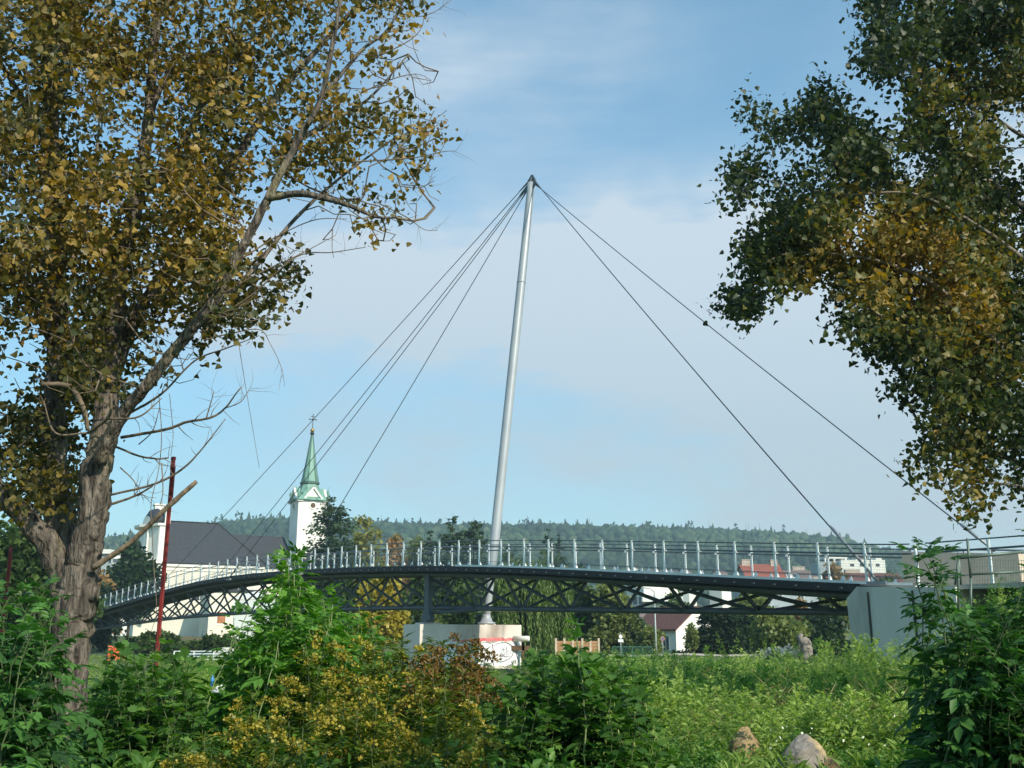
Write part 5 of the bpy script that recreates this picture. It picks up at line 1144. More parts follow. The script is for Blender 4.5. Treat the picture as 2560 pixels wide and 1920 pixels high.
ext = np.vstack([sample_poly(q, n, r) for q, n in (([(1562, 355), (1615, 350), (1625, 385), (1580, 390)], 9), ([(1590, 390), (1610, 400), (1605, 445), (1590, 440)], 5), ([(1570, 640), (1640, 620), (1650, 650), (1610, 690), (1575, 680)], 14), ([(1605, 222), (1630, 228), (1625, 240)], 3), ([(1985, 975), (2010, 970), (2008, 1025), (1992, 1015)], 7), ([(2075, 1050), (2125, 1055), (2115, 1085), (2090, 1085)], 6), ([(1920, 815), (1960, 820), (1950, 850)], 4), ([(1720, 240), (1800, 170), (1810, 215), (1760, 260)], 12), ([(2080, 1120), (2088, 1120), (2088, 1140), (2080, 1140)], 1))])
P = np.vstack([pR, ext]); Yd = YR + np.clip(r.normal(0, 1.25, len(P)), -2.6, 3) + .8 * ss(2250, 2700, P[:, 0])
for L_i in (limbs[1], limbs[3], limbs[7], limbs[2]):
    for a_, b_, d_, w_ in smooth_path(np.array(L_i, float), 6):
        near = (np.hypot(P[:, 0] - a_, P[:, 1] - b_) < w_ * .5 + 22) & (Yd < YR + d_ + .3) & (r.random(len(P)) < .6); Yd[near] += 1.4
cl = WA(P, Yd)
V, F, td, _ = grow(lpts, cl, r, step=.33, sag=.05)
link('twigs', np_mesh('twigs', V, F), M['twig_d'], rt)
rust = np.clip(r.normal(.17, .13, len(P)), 0, 1)
patch = lambda cx, cy, rx, ry: np.exp(-(((P[:, 0] - cx) / rx) ** 2 + ((P[:, 1] - cy) / ry) ** 2))
rust += .8 * patch(1880, 520, 150, 110) + .7 * patch(2000, 600, 120, 120) + .45 * patch(1740, 590, 70, 50) + .55 * patch(2060, 1000, 90, 90) + .35 * patch(2150, 220, 130, 160) + .5 * patch(2120, 700, 100, 140) + .25 * patch(2000, 200, 100, 90) + .4 * patch(2130, 1060, 60, 40)
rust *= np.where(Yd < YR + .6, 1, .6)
(V1, F1, T1), _ = leaves_for(cl, td, 50, .17, .088, r, np.clip(rust, 0, 1), .12)
link('foliage', np_mesh('foliage', V1, F1, T1), M['right_leaf'], rt)


# tree close behind the photographer: only its shadow reaches the picture, over the lowest front plants
broad_tree('shade_tree', 'leafy green tree close behind the photographer that shades the lowest front plants', 'tree', (6.3, -3.2, 0), 8.4, 8.5, 'far_green', n=1500, size=.42, seed=77, low=.3, trunk=.2, dep=4.5)
# ================================================================== FOREGROUND SHRUBS
LM('elder_leaf', '#3b6024', '#4c772c', '#618d36', '#7ea646', trans=.4); LM('maple_leaf', '#335324', '#43672c', '#577c36', '#769845', trans=.4); LM('bush_leaf', '#264220', '#345728', '#456d31', '#5f8a40', trans=.35)
LM('weed_leaf', '#587335', '#718b40', '#8ca450', '#a6b864', trans=.45); LM('herb_leaf', '#3a5b27', '#4e7532', '#668d3e', '#83a452', trans=.42)
LM('goldenrod_flower', '#6b6a24', '#87802a', '#9f8f2e', '#88752a', trans=.15); LM('goldenrod_leaf', '#3d5222', '#53692a', '#6b7c30', '#7f8238', trans=.35); LM('rusty_plume', '#5c4622', '#6c5026', '#7b5e2a', '#86692e', trans=.2); LM('hop_cone', '#93a052', '#a5b05e', '#b5bd70', '#c1c67f', trans=.4)
M['stem_g'] = surf('green_stem', lin('#4f5c34'), lin('#414d2b'), 6, .7); M['stem_p'] = surf('pale_stem', lin('#7d8a58'), lin('#667046'), 6, .7)
def shrub(name, label, cat, polys, Y0, depth, leaf, template, K, size, seed, n, tone=(.45, .18), stemw=7, stemmat='stem_g', group=None, gap=.13, droop=.3, up=1.0, low=.3, lean=.25, fill=0, taper=.45):
    """a thicket of leafy shoots: every tip lies in the surveyed outline, every shoot is rooted in the ground"""
    r = np.random.default_rng(seed); tips = []
    for q, f in polys:
        p = sample_poly(q, max(1, int(n * f)), r); tips.append(WA(p, Y0 + np.clip(r.normal(0, depth, len(p)), -2 * depth, 2 * depth)))
    tips = np.vstack(tips); tips = tips[tips[:, 2] > .25]; cx = tips[:, 0].mean(); cyy = tips[:, 1].mean()
    t = thing(name, label, cat, (cx, cyy, 0), group); A = []; B = []; ra = []; rb = []; P = []; Fd = []; S = []; T = []
    roots = np.stack([tips[:, 0] - (tips[:, 0] - cx) * lean + r.normal(0, .12, len(tips)), tips[:, 1] - (tips[:, 1] - cyy) * lean + r.normal(0, .1, len(tips)), np.full(len(tips), -.05)], 1)
    for a, b in zip(roots, tips):
        L_s = np.linalg.norm(b - a); m = max(4, int(L_s / gap)); ts = np.linspace(0, 1, m + 1); bend = np.array([r.normal(0, .10), r.normal(0, .10), 0]) * L_s
        C_ = a + (b - a) * ts[:, None] + bend * np.sin(ts * math.pi)[:, None] + r.normal(0, .012, (m + 1, 3))
        w0 = PXR(stemw, Y0) / 3.6 * min(1.2, L_s / 1.6); w = w0 * (1 - .8 * ts) + .0012; A.append(C_[:-1]); B.append(C_[1:]); ra.append(w[:-1]); rb.append(w[1:])
        tn = r.normal(*tone); az0 = r.uniform(0, 6.28)
        for q in range(m + 1):
            if ts[q] < low + r.normal(0, .08): continue
            if r.random() < .1: continue
            sz = size * (1.12 - taper * ts[q] ** 3) * r.uniform(.75, 1.15)
            az = az0 + q * 1.57 + r.normal(0, .3, K) + np.arange(K) * 6.283 / K; el = r.normal(.25 if ts[q] < .93 else .7, .28, K)
            d = np.stack([np.cos(az) * np.cos(el), np.sin(az) * np.cos(el), np.sin(el) - droop * (1 - ts[q] * .5)], 1); P.append(np.tile(C_[q], (K, 1)) + d * r.uniform(0, .05, (K, 1))); Fd.append(d); S.append(sz * r.uniform(.7, 1.15, K)); T.append(np.clip(tn + .22 * (ts[q] - .6) + r.normal(0, .1, K), 0, 1))
            if L_s > 1. and r.random() < .3 and ts[q] < .9:      # a side twig with its own leaves
                sd = unit(np.array([r.normal(), r.normal(), .55])); Ls = r.uniform(.15, .4) * (1.15 - ts[q]) * 1.2; A.append(C_[q][None]); B.append((C_[q] + sd * Ls)[None]); ra.append(np.array([w[q] * .5])); rb.append(np.array([.0012]))
                kk = max(3, int(Ls / gap * K)); u_ = r.uniform(.3, 1.05, kk); d = rdir(kk, r) * (1, 1, .5) + sd * .6 - np.array([0, 0, droop]); P.append(C_[q] + sd * (Ls * u_)[:, None]); Fd.append(d); S.append(sz * r.uniform(.6, 1., kk)); T.append(np.clip(tn + r.normal(0, .12, kk), 0, 1))
    V, F = sticks(np.vstack(A), np.vstack(B), np.concatenate(ra), np.concatenate(rb), 6); link('stem', np_mesh('stem', V, F), M[stemmat], t)
    P = np.vstack(P); Fd = np.vstack(Fd); m = len(P); N_ = rdir(m, r) * .45 + np.array([0, 0, up])
    V, F, T = scatter(template, P, Fd, N_, np.concatenate(S), np.concatenate(T)); link('foliage', np_mesh('foliage', V, F, T), M[leaf], t); return t, P
# left edge shrub
shrub('elder_shrub', 'tall leafy green shrub filling the lower left corner before the poplar trunk', 'shrub', [([(-90, 1262), (20, 1262), (70, 1240), (95, 1240), (118, 1310), (118, 1390), (90, 1460), (50, 1480), (-90, 1480)], .6), ([(-90, 1480), (50, 1480), (120, 1620), (140, 1720), (-90, 1720)], .5)],
      5.6, .38, 'bush_leaf', PINNATE, 2, .185, 61, 125, tone=(.5, .2), low=.25, gap=.11)
shrub('maple_shrub', 'dark green maple leaved shrub at the foot of the red steel post', 'shrub', [([(205, 1560), (212, 1450), (240, 1412), (330, 1388), (395, 1405), (415, 1430), (405, 1490), (390, 1560)], .75), ([(110, 1580), (390, 1560), (410, 1720), (90, 1720)], .6)],
      7.6, .45, 'maple_leaf', MAPLE, 3, .108, 62, 190, tone=(.42, .22), low=.15, gap=.085, droop=.5)
shrub('box_elder', 'bright green box elder with pinnate leaves rising in front of the truss', 'shrub', [([(585, 1310), (605, 1265), (660, 1275), (720, 1305), (760, 1330), (790, 1390), (760, 1450), (600, 1500), (510, 1500), (492, 1440), (515, 1370), (505, 1325)], .95), ([(595, 1200), (625, 1178), (645, 1195), (620, 1230)], .035), ([(500, 1480), (700, 1480), (700, 1640), (520, 1640)], .3)],
      9.2, .5, 'elder_leaf', PINNATE, 3, .235, 63, 200, tone=(.55, .2), stemmat='stem_p', low=.2, gap=.13)
shrub('box_elder', 'slim young box elder left of the yellow tree below the deck', 'shrub', [([(755, 1330), (768, 1300), (785, 1310), (810, 1350), (810, 1400), (790, 1440), (745, 1420)], 1)],
      9.6, .3, 'elder_leaf', PINNATE, 2, .20, 64, 26, tone=(.5, .2), stemmat='stem_p', stemw=5, low=.3)
t_, clh = shrub('hop_shrub', 'dark maple and hop leaved thicket right of the goldenrod', 'shrub', [([(1050, 1500), (1080, 1450), (1130, 1425), (1180, 1405), (1300, 1415), (1370, 1445), (1400, 1500), (1380, 1570), (1060, 1570)], .75), ([(1000, 1570), (1390, 1570), (1420, 1720), (980, 1720)], .6)],
      8.8, .55, 'maple_leaf', MAPLE, 3, .12, 65, 250, tone=(.5, .24), low=.12, gap=.085, droop=.5)
rr_ = np.random.default_rng(66); k = rr_.integers(0, len(clh), 150); P = clh[k] + rr_.normal(0, .08, (150, 3)) + np.array([0, -.12, 0]); P = np.repeat(P, 5, 0) + rr_.normal(0, .045, (750, 3)) * (1, 1, 1.8)
V, F, T = scatter(LANCE, P, rr_.normal(0, .2, (750, 3)) + np.array([0, 0, -1.]), rdir(750, rr_), rr_.uniform(.03, .05, 750), rr_.random(750)); V2, F2, T2 = scatter(LANCE, P, rr_.normal(0, .2, (750, 3)) + np.array([0, 0, -1.]), rdir(750, rr_), rr_.uniform(.03, .05, 750), rr_.random(750))
link('hop_cones', np_mesh('hop_cones', np.vstack([V, V2]), np.vstack([F, F2 + len(V)]), np.concatenate([T, T2])), M['hop_cone'], t_)
shrub('tall_herb', 'tall broad leaved herb with a pale straight stem before the board fence', 'plant', [([(1232, 1352), (1245, 1345), (1250, 1362)], .34), ([(1180, 1420), (1290, 1420), (1290, 1450), (1180, 1450)], .66)],
      8.2, .1, 'herb_leaf', OVATE, 4, .17, 67, 7, tone=(.5, .16), stemw=9, stemmat='stem_p', up=1.0, droop=.35, low=.3, gap=.10)
shrub('box_elder', 'dark box elder with long pinnate leaves in the lower right corner', 'shrub', [([(2060, 1340), (2080, 1320), (2150, 1315), (2212, 1320), (2330, 1300), (2330, 1420), (2100, 1420)], .6), ([(1978, 1205), (2000, 1190), (2030, 1205), (2030, 1225)], .045), ([(2060, 1420), (2330, 1400), (2330, 1720), (2130, 1720), (2110, 1600), (2085, 1500)], .7)],
      5.9, .4, 'bush_leaf', PINNATE, 3, .20, 68, 120, tone=(.42, .2), stemw=8, low=.2, gap=.12)
shrub('box_elder', 'leafy spray hanging at the right photo edge below the dark tree', 'shrub', [([(2215, 1075), (2250, 1050), (2300, 1050), (2300, 1180), (2225, 1180)], 1)],
      6.2, .2, 'bush_leaf', PINNATE, 2, .165, 69, 9, tone=(.5, .2), stemw=6, low=.5)

# ------------------------------------------------------------------ goldenrod: every plant a thing
def goldenrod(h, seed, plume='goldenrod_flower', label='', rust=False):
    r = np.random.default_rng(seed); t = thing('goldenrod', label, 'goldenrod', (0, 0, 0), 'goldenrod plants in the foreground')
    top = np.array([r.normal(0, .06), r.normal(0, .06), h]); ts = np.linspace(0, 1, 9); P = np.stack([top[0] * ts ** 2, top[1] * ts ** 2, top[2] * ts], 1)
    mb = MB(); mb.tube(P, np.linspace(.006, .002, 9), 5); mb.build('stem', M['stem_g'], t)
    n = 190; q = r.uniform(.12, .99, n); a = r.uniform(0, 6.28, n); B = np.stack([np.interp(q, ts, P[:, i]) for i in range(3)], 1)
    V, F, T = scatter(LANCE, B, np.stack([np.cos(a), np.sin(a), r.uniform(-.35, .7, n)], 1), rdir(n, r) * .3 + np.array([0, 0, 1.]), r.uniform(.08, .155, n) * (1.25 - q * .6), np.clip(r.normal(.45, .2, n), 0, 1)); link('leaves', np_mesh('leaves', V, F, T), M['goldenrod_leaf'], t)
    Pp = []; side = r.uniform(0, 6.28)
    for k in range(int(r.choice([0, 0, 1, 3, 5, 7])) if not rust else 6):
        z = r.uniform(.74, 1.0); a = side + r.normal(0, .9); L = (1.06 - z) * .75 * h * r.uniform(.5, 1.) + .05; m = int(34 + 170 * L); s = r.uniform(0, 1, m)
        b = np.array([np.interp(z, ts, P[:, i]) for i in range(3)])
        Pp.append(b + np.stack([np.cos(a) * L * s, np.sin(a) * L * s, L * (.75 * s - .85 * s * s)], 1) + r.normal(0, .012, (m, 3)) + np.array([0, 0, .012]))
    if not Pp: return t
    Pp = np.vstack(Pp); m = len(Pp)
    V, F, T = scatter(CARD, Pp, rdir(m, r), rdir(m, r), r.uniform(.010, .022, m), np.clip(r.normal(.5, .25, m), 0, 1)); link('flower_plume', np_mesh('flower_plume', V, F, T), M[plume], t); return t
GL = 'leafy goldenrod stem in the thick yellow flowering stand at bottom centre'
protos = [goldenrod(1.35, 100 + k, label=GL) for k in range(10)]
RL = 'rusty brown goldenrod with faded plumes in front of the pier'
rproto = [goldenrod(1.5, 130 + k, 'rusty_plume', RL, True) for k in range(3)]
for o in rproto: o['group'] = 'faded goldenrod before the pier'
def place(pr, seedlist, label, sc_):
    used = set()
    for (px, py, Yd) in seedlist:
        k = int(rng.integers(len(pr))); p = W(px, py, Yd); h = p[2]
        if h < .5: continue
        o = pr[k] if k not in used else copy_tree(pr[k], (0, 0, 0)); used.add(k)
        o.location = (p[0], Yd, gz(p[0], Yd) - .03); s = h / sc_; w = .5 * s + .55; o.scale = (w, w, s); o.rotation_euler = (0, 0, float(rng.uniform(0, 6.28)))
    for k in range(len(pr)):
        if k not in used: bpy.data.objects.remove(pr[k])
r = np.random.default_rng(31)
spots = [(480, 1560, 6.2), (540, 1490, 6.8), (600, 1500, 7), (655, 1385, 7.4), (700, 1400, 7.2), (740, 1520, 6.2), (770, 1480, 6.6), (820, 1385, 8), (860, 1395, 8.2), (880, 1380, 8.3), (910, 1450, 7.2), (940, 1460, 7), (960, 1500, 6.4), (440, 1580, 6), (470, 1620, 5.6), (720, 1460, 7), (800, 1420, 7.8), (840, 1450, 7.2), (660, 1450, 7.4), (690, 1360, 8.4), (620, 1560, 6), (580, 1600, 5.7), (1040, 1650, 5.4), (960, 1640, 5.5), (1080, 1590, 6.2), (400, 1620, 5.7), (520, 1540, 6.3), (850, 1520, 6.4), (900, 1560, 6)]
spots += [(900, 1378, 8.4), (930, 1384, 8.3), (950, 1368, 8.4), (975, 1374, 8.4), (880, 1392, 8.2), (858, 1368, 8.4), (918, 1398, 8.0), (1000, 1395, 8.2)]
top = sample_poly([(440, 1540), (560, 1480), (650, 1390), (740, 1365), (860, 1370), (960, 1420), (1010, 1480), (1020, 1640), (400, 1650)], 60, r)
for a, b in top: spots.append((a, b, float(np.interp(b, [1360, 1650], [8.6, 5.4]) + r.normal(0, .5))))
place(protos, spots, GL, 1.35)
spots = [(940, 1400, 8), (962, 1385, 8.2), (985, 1370, 8.4), (1010, 1375, 8.3), (1035, 1395, 8.1), (1000, 1410, 7.8), (970, 1420, 7.7), (950, 1440, 7.5), (1015, 1450, 7.4), (925, 1425, 7.7), (905, 1405, 7.8), (1025, 1385, 8.3)]
place(rproto, spots, RL, 1.5)

# ------------------------------------------------------------------ weeds: nobody could count them
def weed_proto(h, n, leaf, seed, size, w, plume=False):
    r = np.random.default_rng(seed); ns = r.integers(1, 4); P = []; Fd = []; S = []
    for s in range(ns):
        lean = r.normal(0, .13, 2); m = n // ns; q = r.uniform(.05, 1, m) ** .8; a = r.uniform(0, 6.28, m); off = r.normal(0, w, 2)
        ww = w * 1.3 * (1.08 - q)
        P.append(np.stack([off[0] + lean[0] * q * h + np.cos(a) * ww * r.uniform(0, 1, m), off[1] + lean[1] * q * h + np.sin(a) * ww * r.uniform(0, 1, m), q * h * r.uniform(.9, 1.)], 1))
        Fd.append(np.stack([np.cos(a), np.sin(a), r.uniform(-.1, 1.3, m)], 1)); S.append(size * r.uniform(.6, 1.3, m) * (1.15 - .55 * q))
    P = np.vstack(P); return scatter(leaf, P, np.vstack(Fd), rdir(len(P), r) * 1.0 + np.array([0, 0, .55]), np.concatenate(S), np.clip(r.normal(.5, .15, len(P)), 0, 1))
def field(name, protos, pos, sc, mat, dt):
    r = np.random.default_rng(5); Vs = []; Fs = []; Ts = []; off = 0; k = r.integers(0, len(protos), len(pos)); a = r.uniform(0, 6.28, len(pos))
    for j, (V, F, T) in enumerate(protos):
        i = np.where(k == j)[0]
        if not len(i): continue
        c, s = np.cos(a[i]), np.sin(a[i]); X = V[None, :, 0] * c[:, None] - V[None, :, 1] * s[:, None]; Y_ = V[None, :, 0] * s[:, None] + V[None, :, 1] * c[:, None]
        hs = sc[i][:, None]; ws = (.4 + .6 * sc[i])[:, None]
        VV = np.stack([X * ws + pos[i, 0:1], Y_ * ws + pos[i, 1:2], V[None, :, 2] * hs + pos[i, 2:3]], -1).reshape(-1, 3)
        FF = (np.arange(len(i))[:, None, None] * len(V) + F[None]).reshape(-1, 4) + off; off += len(VV); Vs.append(VV); Fs.append(FF); Ts.append(np.clip(T[None] + dt[i][:, None], 0, 1).ravel())
    o = link(name, np_mesh(name, np.vstack(Vs), np.vstack(Fs), np.concatenate(Ts)), M[mat]); tag(o, kind='stuff'); return o
r = np.random.default_rng(41)
def polar(n, u0, u1, y0, y1, pw=1.):
    u = r.uniform(u0, u1, n); iy = r.uniform(1 / y1 ** pw, 1 / y0 ** pw, n); y = (1 / iy) ** (1 / pw); x = (u - 1280) / 2500 * y * .97; return x, y, u
WIDE = tpl([(0, 0, 0), (.2, .45, .04), (0, 1, -.12), (-.2, .45, .04)], [(0, 1, 2, 3)])
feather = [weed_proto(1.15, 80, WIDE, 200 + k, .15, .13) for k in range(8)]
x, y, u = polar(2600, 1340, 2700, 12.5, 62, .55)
ok = ~((x > 8.) & (y > 30) & (x - 8 > (40 - y) * .9))
d = (x - 11.667) * PERP[0] + (y - 33.463) * PERP[1]; al = (x - 11.667) * DIR[0] + (y - 33.463) * DIR[1]; ok &= ~((d > -.4) & (al < 1.8) & (d < 6))
hh = r.uniform(.34, 1., len(x)) * np.interp(y, [12, 26], [.72, .98]) * (1 + .25 * np.sin(x * .8 + y * .35)); hh *= np.where(y > 42, .75, 1)
hh *= 1 + .4 * np.exp(-((u - 2180) / 200) ** 2) * (y > 20)
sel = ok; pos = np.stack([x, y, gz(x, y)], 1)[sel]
field('weeds', feather, pos, hh[sel], 'weed_leaf', (r.normal(0, .2, len(x)) + .22 * np.sin(x * .9 + y * .31) + np.interp(y, [12, 18, 26], [-.1, .1, .38]))[sel])  # near shade and far sun put into leaf tone, paler with distance
# taller single mugwort stalks standing out of the field
tall = [weed_proto(1.6, 150, LANCE, 230 + k, .11, .07) for k in range(4)]
tallspots = [(1810, 1562, 30), (1840, 1590, 28), (1870, 1590, 29), (1893, 1585, 30), (2255, 1530, 25), (2290, 1545, 24), (2160, 1565, 27), (2180, 1560, 27), (2330, 1560, 22), (2230, 1580, 24), (2200, 1590, 22), (2310, 1590, 21), (2270, 1585, 22), (2350, 1600, 20), (1660, 1585, 36), (1625, 1580, 38), (1570, 1600, 40), (2105, 1590, 28), (2060, 1600, 28)]
pt = []; hs = []
for a, b, yy in tallspots: p = Q(a, b, yy); pt.append((p[0], yy, 0)); hs.append(p[2] / 1.6)
field('tall_weeds', tall, np.array(pt), np.array(hs), 'weed_leaf', np.full(len(pt), .05))
# broad leaved herbs close to the camera and low cover everywhere
broad = [weed_proto(.8, 70, OVATE if False else tpl(OVATE[0], OVATE[1]), 260 + k, .12, .13) for k in range(6)]
x, y, u = polar(3000, -300, 2700, 6.2, 21, .6)
rockz = ((u > 1900) & (u < 2090) & (y < 12.5) & (y > 9)) | ((u > 1810) & (u < 1920) & (y < 13) & (y > 11))
top_ok = CAM_Z - y * .0 > 0
hz_ = r.uniform(.5, 1.15, len(x)) * np.interp(y, [6, 9, 14, 21], [1.05, .95, .72, .7]); hz_ = np.where((u > 1500) & (u < 2250), hz_ * np.interp(y, [6, 12], [.5, .8]), hz_)
hz_ = np.where(u < 1150, hz_ * 1.12, hz_)
hz_ = np.where((u > 1780) & (u < 2240) & (y < 12.6), np.minimum(hz_, .9 * (CAM_Z - (.121 - .012) * y) / .8 + r.uniform(-.05, .12, len(x))), hz_); sel = ~rockz & (hz_ > .15); fine = [weed_proto(.8, 105, tpl(OVATE[0], OVATE[1]), 360 + k, .085, .14) for k in range(6)]; sa = sel & ((y < 11.5) | (u < 1300)); sb = sel & ~sa; tn_ = r.normal(0, .14, len(x)) - .18 * (u > 1300)  # herbs right of centre toned darker, front shade put into leaf colour
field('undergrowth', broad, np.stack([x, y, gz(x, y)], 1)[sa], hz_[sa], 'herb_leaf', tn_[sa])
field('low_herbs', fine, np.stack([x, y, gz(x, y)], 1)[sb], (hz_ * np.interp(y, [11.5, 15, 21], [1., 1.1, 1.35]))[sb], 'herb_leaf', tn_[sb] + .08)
x, y, u = polar(1500, 1340, 2600, 17, 50, .6); pm = np.sin(x * .55 + 1.3) * np.sin(y * .33 + x * .2); sel = (pm > .15) & ~((x > 8.) & (y > 30) & (x - 8 > (40 - y) * .9)); d = (x - 11.667) * PERP[0] + (y - 33.463) * PERP[1]; al = (x - 11.667) * DIR[0] + (y - 33.463) * DIR[1]; sel &= ~((d > -.4) & (al < 1.8) & (d < 6))
field('nettles', broad, np.stack([x, y, gz(x, y)], 1)[sel], r.uniform(.6, 1.3, len(x))[sel], 'herb_leaf', r.normal(-.1, .16, len(x))[sel])
x, y, u = polar(2400, 1320, 2650, 18, 58, .6); sel = ~((x > 8.) & (y > 30) & (x - 8 > (40 - y) * .9)); d = (x - 11.667) * PERP[0] + (y - 33.463) * PERP[1]; al = (x - 11.667) * DIR[0] + (y - 33.463) * DIR[1]; sel &= ~((d > -.4) & (al < 1.8) & (d < 6))
fine = [weed_proto(.8, 105, tpl(OVATE[0], OVATE[1]), 360 + k, .085, .14) for k in range(6)]
o = field('meadow_herbs', fine, np.stack([x, y, gz(x, y)], 1)[sel], r.uniform(.7, 1.35, len(x))[sel], 'herb_leaf', (r.normal(.12, .16, len(x)) + .15 * np.sin(x * .7 + y * .4))[sel])
LM('dry_leaf', '#6d6038', '#857548', '#9b8a58', '#a89a6c', trans=.2)
dry = [weed_proto(1.25, 46, tpl([(-.02, 0, 0), (.02, 0, 0), (.015, .6, .02), (0, 1, 0)], [(0, 1, 2, 3)]), 320 + k, .34, .05) for k in range(4)]
x, y, u = polar(110, 1300, 2500, 13, 45, .7); sel = ~((x > 7.) & (y > 28)) & ~((u > 1780) & (u < 2120) & (y < 14)); field('dry_stalks', dry, np.stack([x, y, gz(x, y)], 1)[sel], r.uniform(.5, .95, len(x))[sel], 'dry_leaf', np.zeros(len(x))[sel])
grass = [weed_proto(.35, 60, BLADE, 290 + k, .22, .22) for k in range(4)]
x, y, u = polar(2600, -200, 2700, 11, 80, .8); field('grass', grass, np.stack([x, y, gz(x, y)], 1), r.uniform(.5, 1.2, len(x)), 'weed_leaf', r.normal(0, .12, len(x)))
# grassy bank left, between trunk and box elder
x, y, u = polar(900, 380, 760, 17, 64, .7); field('bank_weeds', feather, np.stack([x, y, gz(x, y)], 1), r.uniform(.3, .62, len(x)), 'weed_leaf', r.normal(.05, .12, len(x)))
# little white flowers
x, y, u = polar(240, 1900, 2330, 12.5, 16, 1); P = np.stack([x, y, r.uniform(.35, .62, len(x))], 1); V, F, T = scatter(CARD, P, rdir(len(x), r), rdir(len(x), r), r.uniform(.02, .04, len(x)), np.full(len(x), .9))
M['petal'] = surf('white_petal', lin('#e9ead8'), lin('#dfe0c8'), 5, .7); tag(link('white_flowers', np_mesh('white_flowers', V, F), M['petal']), kind='stuff')

# ------------------------------------------------------------------ rocks
M['rock'] = surf('pale_rock', lin('#8f867c'), lin('#6e675f'), 5, .9, .9, 9, c3=lin('#b79d72'), s3=2.2, m3=(.5, .6))
M['rock_y'] = surf('ochre_rock', lin('#a58c63'), lin('#86704e'), 5, .9, 1., 8, c3=lin('#6f6047'), s3=4)
import bmesh
def rock(name, label, u0, u1, vt, Yd, seed, mat, peak=.65):
    r = np.random.default_rng(seed); a, b = Q(u0, 1900, Yd), Q(u1, 1900, Yd); H = Q(u0, vt, Yd)[2]; w = b[0] - a[0]; c = np.array([(a[0] + b[0]) / 2, Yd, 0])
    bm = bmesh.new(); bmesh.ops.create_icosphere(bm, subdivisions=4, radius=1)
    pl = [(unit(r.normal(size=3)), r.uniform(.5, .8)) for _ in range(12)]
    for v in bm.verts:
        p = np.array(v.co); 
        for n_, d_ in pl:
            k = p.dot(n_)
            if k > d_: p = p - n_ * (k - d_)
        s = .018 * math.sin(p[0] * 9 + seed) * math.sin(p[1] * 8) * math.sin(p[2] * 10 + 1) + .012 * r.normal()
        p = p * (1 + s); x = p[0] * w * .62; z = (p[2] * .5 + .3) * H * 1.25; z *= 1 - .42 * abs(p[0] - (peak - .5) * 2) ** 1.3
        v.co = (x, p[1] * w * .45, z)
    mx = max(v.co.z for v in bm.verts)
    for v in bm.verts: v.co.z *= H / mx
    me = bpy.data.meshes.new(name); bm.to_mesh(me); bm.free()
    o = link(name, me, mat); o.location = tuple(c); tag(o, label, 'rock'); return o
rock('boulder', 'large pointed grey boulder with a sunlit ochre edge at the bottom right', 1925, 2062, 1836, 12.0, 3, M['rock'], .82)
rock('boulder', 'smaller ochre boulder half hidden in leaves left of the pointed boulder', 1822, 1912, 1816, 13.0, 14, M['rock_y'], .6)
mb = MB(); q = [Q(2070, 1900, 12.2), Q(2200, 1900, 12.4), Q(2230, 1900, 14), Q(2060, 1900, 14)]
M['soil'] = surf('bare_soil', lin('#8a6f52'), lin('#6e583f'), 6, .95, .8, 12)
r = np.random.default_rng(9); gx = np.linspace(Q(1990, 1900, 12)[0], Q(2220, 1900, 12)[0], 22); gy = np.linspace(10.8, 13.2, 16); X, Y = np.meshgrid(gx, gy)
e = np.minimum(1, 4 * np.minimum(np.minimum((X - gx[0]) / np.ptp(gx), (gx[-1] - X) / np.ptp(gx)), np.minimum((Y - gy[0]) / np.ptp(gy), (gy[-1] - Y) / np.ptp(gy)))); Z = gz(X, Y) - .12 + .45 * e * (.7 + .3 * np.sin(X * 5) * np.sin(Y * 4)) + r.normal(0, .02, X.shape) * e
i = np.arange(21)[None] + np.arange(15)[:, None] * 22; tag(link('soil_bank', np_mesh('soil_bank', np.stack([X, Y, Z], -1).reshape(-1, 3), np.stack([i, i + 1, i + 23, i + 22], -1).reshape(-1, 4), smooth=True), M['soil']), kind='structure')
# ================================================================== SKY, SUN, AIR
SUN_AZ, SUN_EL = R(140), R(33)       # azimuth clockwise from +Y
s_ = Vector((math.sin(SUN_AZ) * math.cos(SUN_EL), math.cos(SUN_AZ) * math.cos(SUN_EL), math.sin(SUN_EL)))
sl = bpy.data.lights.new('sun', 'SUN'); sl.energy = 4.2; sl.angle = R(.55); sl.color = (1, .92, .78)
so = bpy.data.objects.new('sun', sl); C.objects.link(so); so.rotation_euler = s_.to_track_quat('Z', 'Y').to_euler(); so.location = (0, 0, 60)
w = bpy.data.worlds.new('World'); sc.world = w; w.use_nodes = True; nt = w.node_tree; N = nt.nodes; L = nt.links; N.clear()
out = N.new('ShaderNodeOutputWorld'); bg = N.new('ShaderNodeBackground'); bg.inputs[1].default_value = .15
sky = N.new('ShaderNodeTexSky'); sky.sky_type = 'NISHITA'; sky.sun_disc = False; sky.sun_elevation = SUN_EL; sky.sun_rotation = SUN_AZ; sky.air_density = 1.; sky.dust_density = .6; sky.ozone_density = 1.6
tc = N.new('ShaderNodeTexCoord'); sep = N.new('ShaderNodeSeparateXYZ'); L.new(tc.outputs['Generated'], sep.inputs[0])
def mth(op, a, b=None, c=None):
    m = N.new('ShaderNodeMath'); m.operation = op
    for i, x in enumerate((a, b, c)):
        if x is None: continue
        if isinstance(x, (int, float)): m.inputs[i].default_value = x
        else: L.new(x, m.inputs[i])
    return m.outputs[0]
az = mth('ARCTAN2', sep.outputs[0], sep.outputs[1]); el = mth('ARCSINE', sep.outputs[2])
